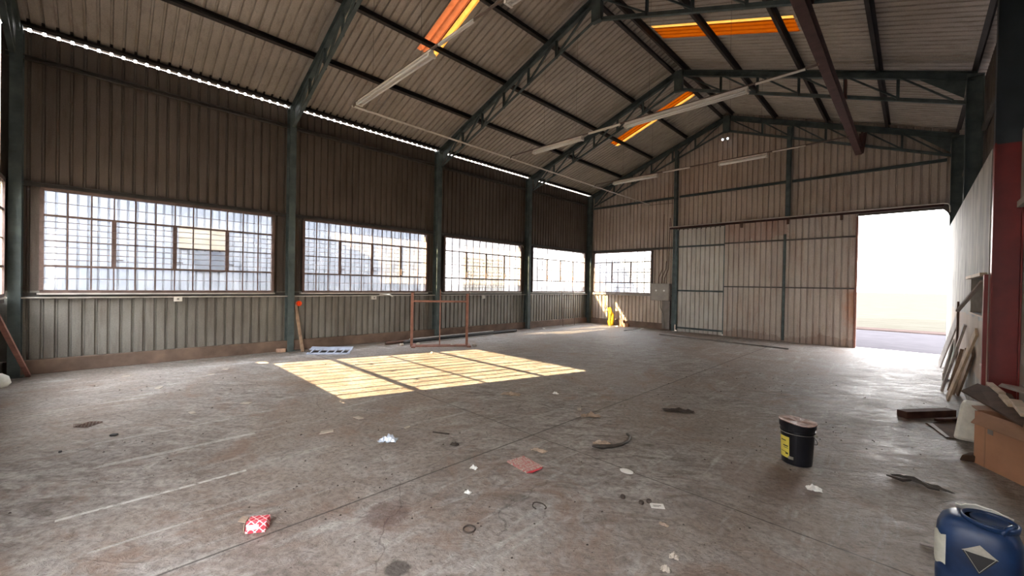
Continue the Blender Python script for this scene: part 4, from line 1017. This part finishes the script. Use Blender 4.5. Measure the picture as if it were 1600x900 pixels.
g = MB(); g.box(-.028, .026, -.004, .004, .004, .0045); g.box(-.028, .01, -.016, -.011, .004, .0045); obj('print', g, 'duct', o)
for i, q in enumerate(((1002, 787), (1014, 785), (973, 778))):
    p = fl(*q); g = MB(); g.lathe([(.016, 0), (.018, .012), (.014, .02), (0, .021)], 14)
    tag(obj('bottle_cap', g, 'crumb', loc=(p.x, p.y, 0)), ['left of the two dark caps beside the white card', 'right of the two dark caps, touching the white card', 'lone dark cap behind the pair of caps'][i], 'cap', 'dark caps on the floor')
p = fl(733, 828); g = MB(); g.tube([(.036*math.cos(a), .036*math.sin(a), .006) for a in [i*math.pi/12 for i in range(24)]], .005, 8, True)
tag(obj('rubber_ring', g, 'crumb', smooth=True, loc=(p.x, p.y, 0)), 'small dark rubber ring on the floor', 'ring')
p = fl(842, 792); g = MB(); g.tube([(.05*math.cos(a)*(1+.1*math.sin(3*a)), .04*math.sin(a), .006) for a in [i*math.pi/9 for i in range(15)]], .004, 6)
tag(obj('wire_loop', g, 'crumb', smooth=True, loc=(p.x, p.y, 0)), 'thin dark wire loop right of the rubber ring', 'wire')
crumple('tissue', (1272, 766), (.10, .07), 'paper', 'small crumpled white tissue in front of the bucket', 'tissue', .05, 12, .3)
pts = [fl(*q, .015) for q in ((1385, 742), (1410, 750), (1432, 749), (1452, 761), (1468, 766))]
rod('crushed_strip', 'crushed dark strip on the floor between bucket and drum', pts, [.005, .014, .010, .014, .005], 'rubber', 'strip')
crumple('dark_shred', (1440, 757), (.34, .035), 'rubber', 'dark torn sheet lying along the crushed strip', 'scrap', .05, 31, math.atan2((fl(1468, 770)-fl(1385, 744)).y, (fl(1468, 770)-fl(1385, 744)).x))
a, b = fl(1437, 848, .01), fl(1465, 856, .01); rod('wood_stick', 'short stick on the floor left of the blue drum', [a, b], .008, 'greywood', 'stick')
a, b = fl(676, 675, .006), fl(702, 678, .006); rod('wood_stick', 'thin twig on the floor right of the silvery wrapper', [a, b], .006, 'crumb', 'stick')
crumple('dark_clump', (710, 696), (.07, .05), 'crumb', 'small dark clump right of the silvery wrapper', 'clump', .05, 41, .3)
crumple('white_paper_bit', (740, 733), (.06, .04), 'paper', 'white paper bit left of the flattened packet', 'paper bit', .04, 42, .3)
crumple('white_paper_bit', (731, 771), (.045, .035), 'paper', 'white paper bit above the rubber ring', 'paper bit', .03, 43, .3)
crumple('white_paper_bit', (868, 616), (.08, .05), 'paper', 'white paper bit near the tan leafy scrap', 'paper bit', .06, 44, .3)
crumple('clay_lump', (1053, 872), (.05, .04), 'stone', 'small tan lump near the bottom edge', 'lump', .04, 45, .3)
crumple('clay_lump', (1040, 892), (.05, .04), 'stone', 'small pale lump at the very bottom edge', 'lump', .04, 46, .3)
crumple('gum_wrapper', (1037, 821), (.06, .03), 'tan', 'small tan wrapper in front of the white card', 'wrapper', .02, 47, .1)
p = fl(178, 681); g = MB(); g.box(-.028, .028, -.02, .02, 0, .02); o = tag(obj('black_block', g, 'ink', bevel=.008, loc=(p.x, p.y, 0)), 'small black block on the left part of the floor', 'block'); o.rotation_euler[2] = .9
p = fl(94, 707); g = MB(); g.box(-.012, .012, -.011, .011, 0, .015); tag(obj('black_block', g, 'ink', bevel=.006, loc=(p.x, p.y, 0)), 'tiny black lump left of the small black block', 'block')
# wire tray
p = fl(138, 664)
wt = thing('wire_tray', 'flat rusty wire grid lying on the left part of the floor', 'wire tray', (p.x, p.y, .004), math.radians(48))
g = MB()
wt.scale = (.5, .5, .8)
for i in range(5): g.tube([(-.13+i*.065, -.16, 0), (-.13+i*.065, .16, 0)], .0035, 4)
for j in range(5): g.tube([(-.13, -.16+j*.08, .003), (.13, -.16+j*.08, .003)], .0035, 4)
obj('grid', g, 'darkrust', wt)
g = MB()
for z in (.02, .04): g.tube([(-.13, -.16, z), (.13, -.16, z)], .003, 5)
for i in range(9): g.tube([(-.13+i*.0325, -.16, 0), (-.13+i*.0325, -.16, .04)], .0022, 4)
obj('rim', g, 'darkrust', wt)
# pale flakes
for i, (q, s_) in enumerate((((384, 630), .06), ((197, 588), .05), ((248, 606), .07), ((330, 585), .05), ((510, 675), .07), ((352, 577), .05), ((560, 653), .06), ((300, 645), .05), ((905, 640), .05), ((636, 668), .04))):
    p = fl(*q); random.seed(60+i); g = MB(); g.prism([(-s_, -s_*.4, 0), (s_*.8, -s_*.5, 0), (s_, s_*.4, 0), (-s_*.6, s_*.5, 0)], (0, 0, 0), (0, 0, .006))
    o = tag(obj('plaster_flake', g, 'stone', loc=(p.x, p.y, 0)), 'thin pale flake lying flat on the dusty floor', 'flake', 'pale flakes on the floor'); o.rotation_euler[2] = random.uniform(0, 3)
# countless crumbs
random.seed(99); g = MB()
cl_ = [((500, 755), .35, 26), ((560, 765), .3, 12), ((620, 745), .25, 8), ((220, 735), .5, 40), ((195, 690), .3, 18), ((1020, 800), .5, 12), ((1190, 700), .5, 50), ((900, 800), 1.0, 40), ((700, 870), .7, 20), ((460, 800), .4, 14), ((800, 560), .5, 30), ((1350, 690), .6, 40), ((1000, 620), 1.2, 60), ((600, 660), 1.3, 80), ((300, 600), 1.0, 50), ((1200, 600), 1.5, 60), ((520, 566), .8, 25), ((1100, 850), .5, 30), ((800, 850), .6, 30)]
for q, sp_, n in cl_:
    c0 = fl(*q)
    for _ in range(n):
        x, y_ = c0.x+random.gauss(0, sp_*.5), c0.y+random.gauss(0, sp_*.5); s_ = random.choice((.002, .003, .004, .007))*(1+.12*(c0-CAM).length)
        if not (.3 < x < WD-.4 and .2 < y_ < D-.3) or (abs(x-8.64) < .2 and abs(y_-5.25) < .2): continue
        a = random.uniform(0, 3); k = random.uniform(.5, 1)
        vs = [(x+s_*math.cos(a+t*1.57)*(1 if t % 2 else k), y_+s_*math.sin(a+t*1.57)*(1 if t % 2 else k), 0) for t in range(4)]+[(x, y_, s_*.7)]
        g.add(vs, [(0, 1, 4), (1, 2, 4), (2, 3, 4), (3, 0, 4), (3, 2, 1, 0)])
tag(obj('dirt_crumbs', g, 'crumb'), 'dark dirt crumbs scattered all over the concrete floor', 'debris', kind='stuff')
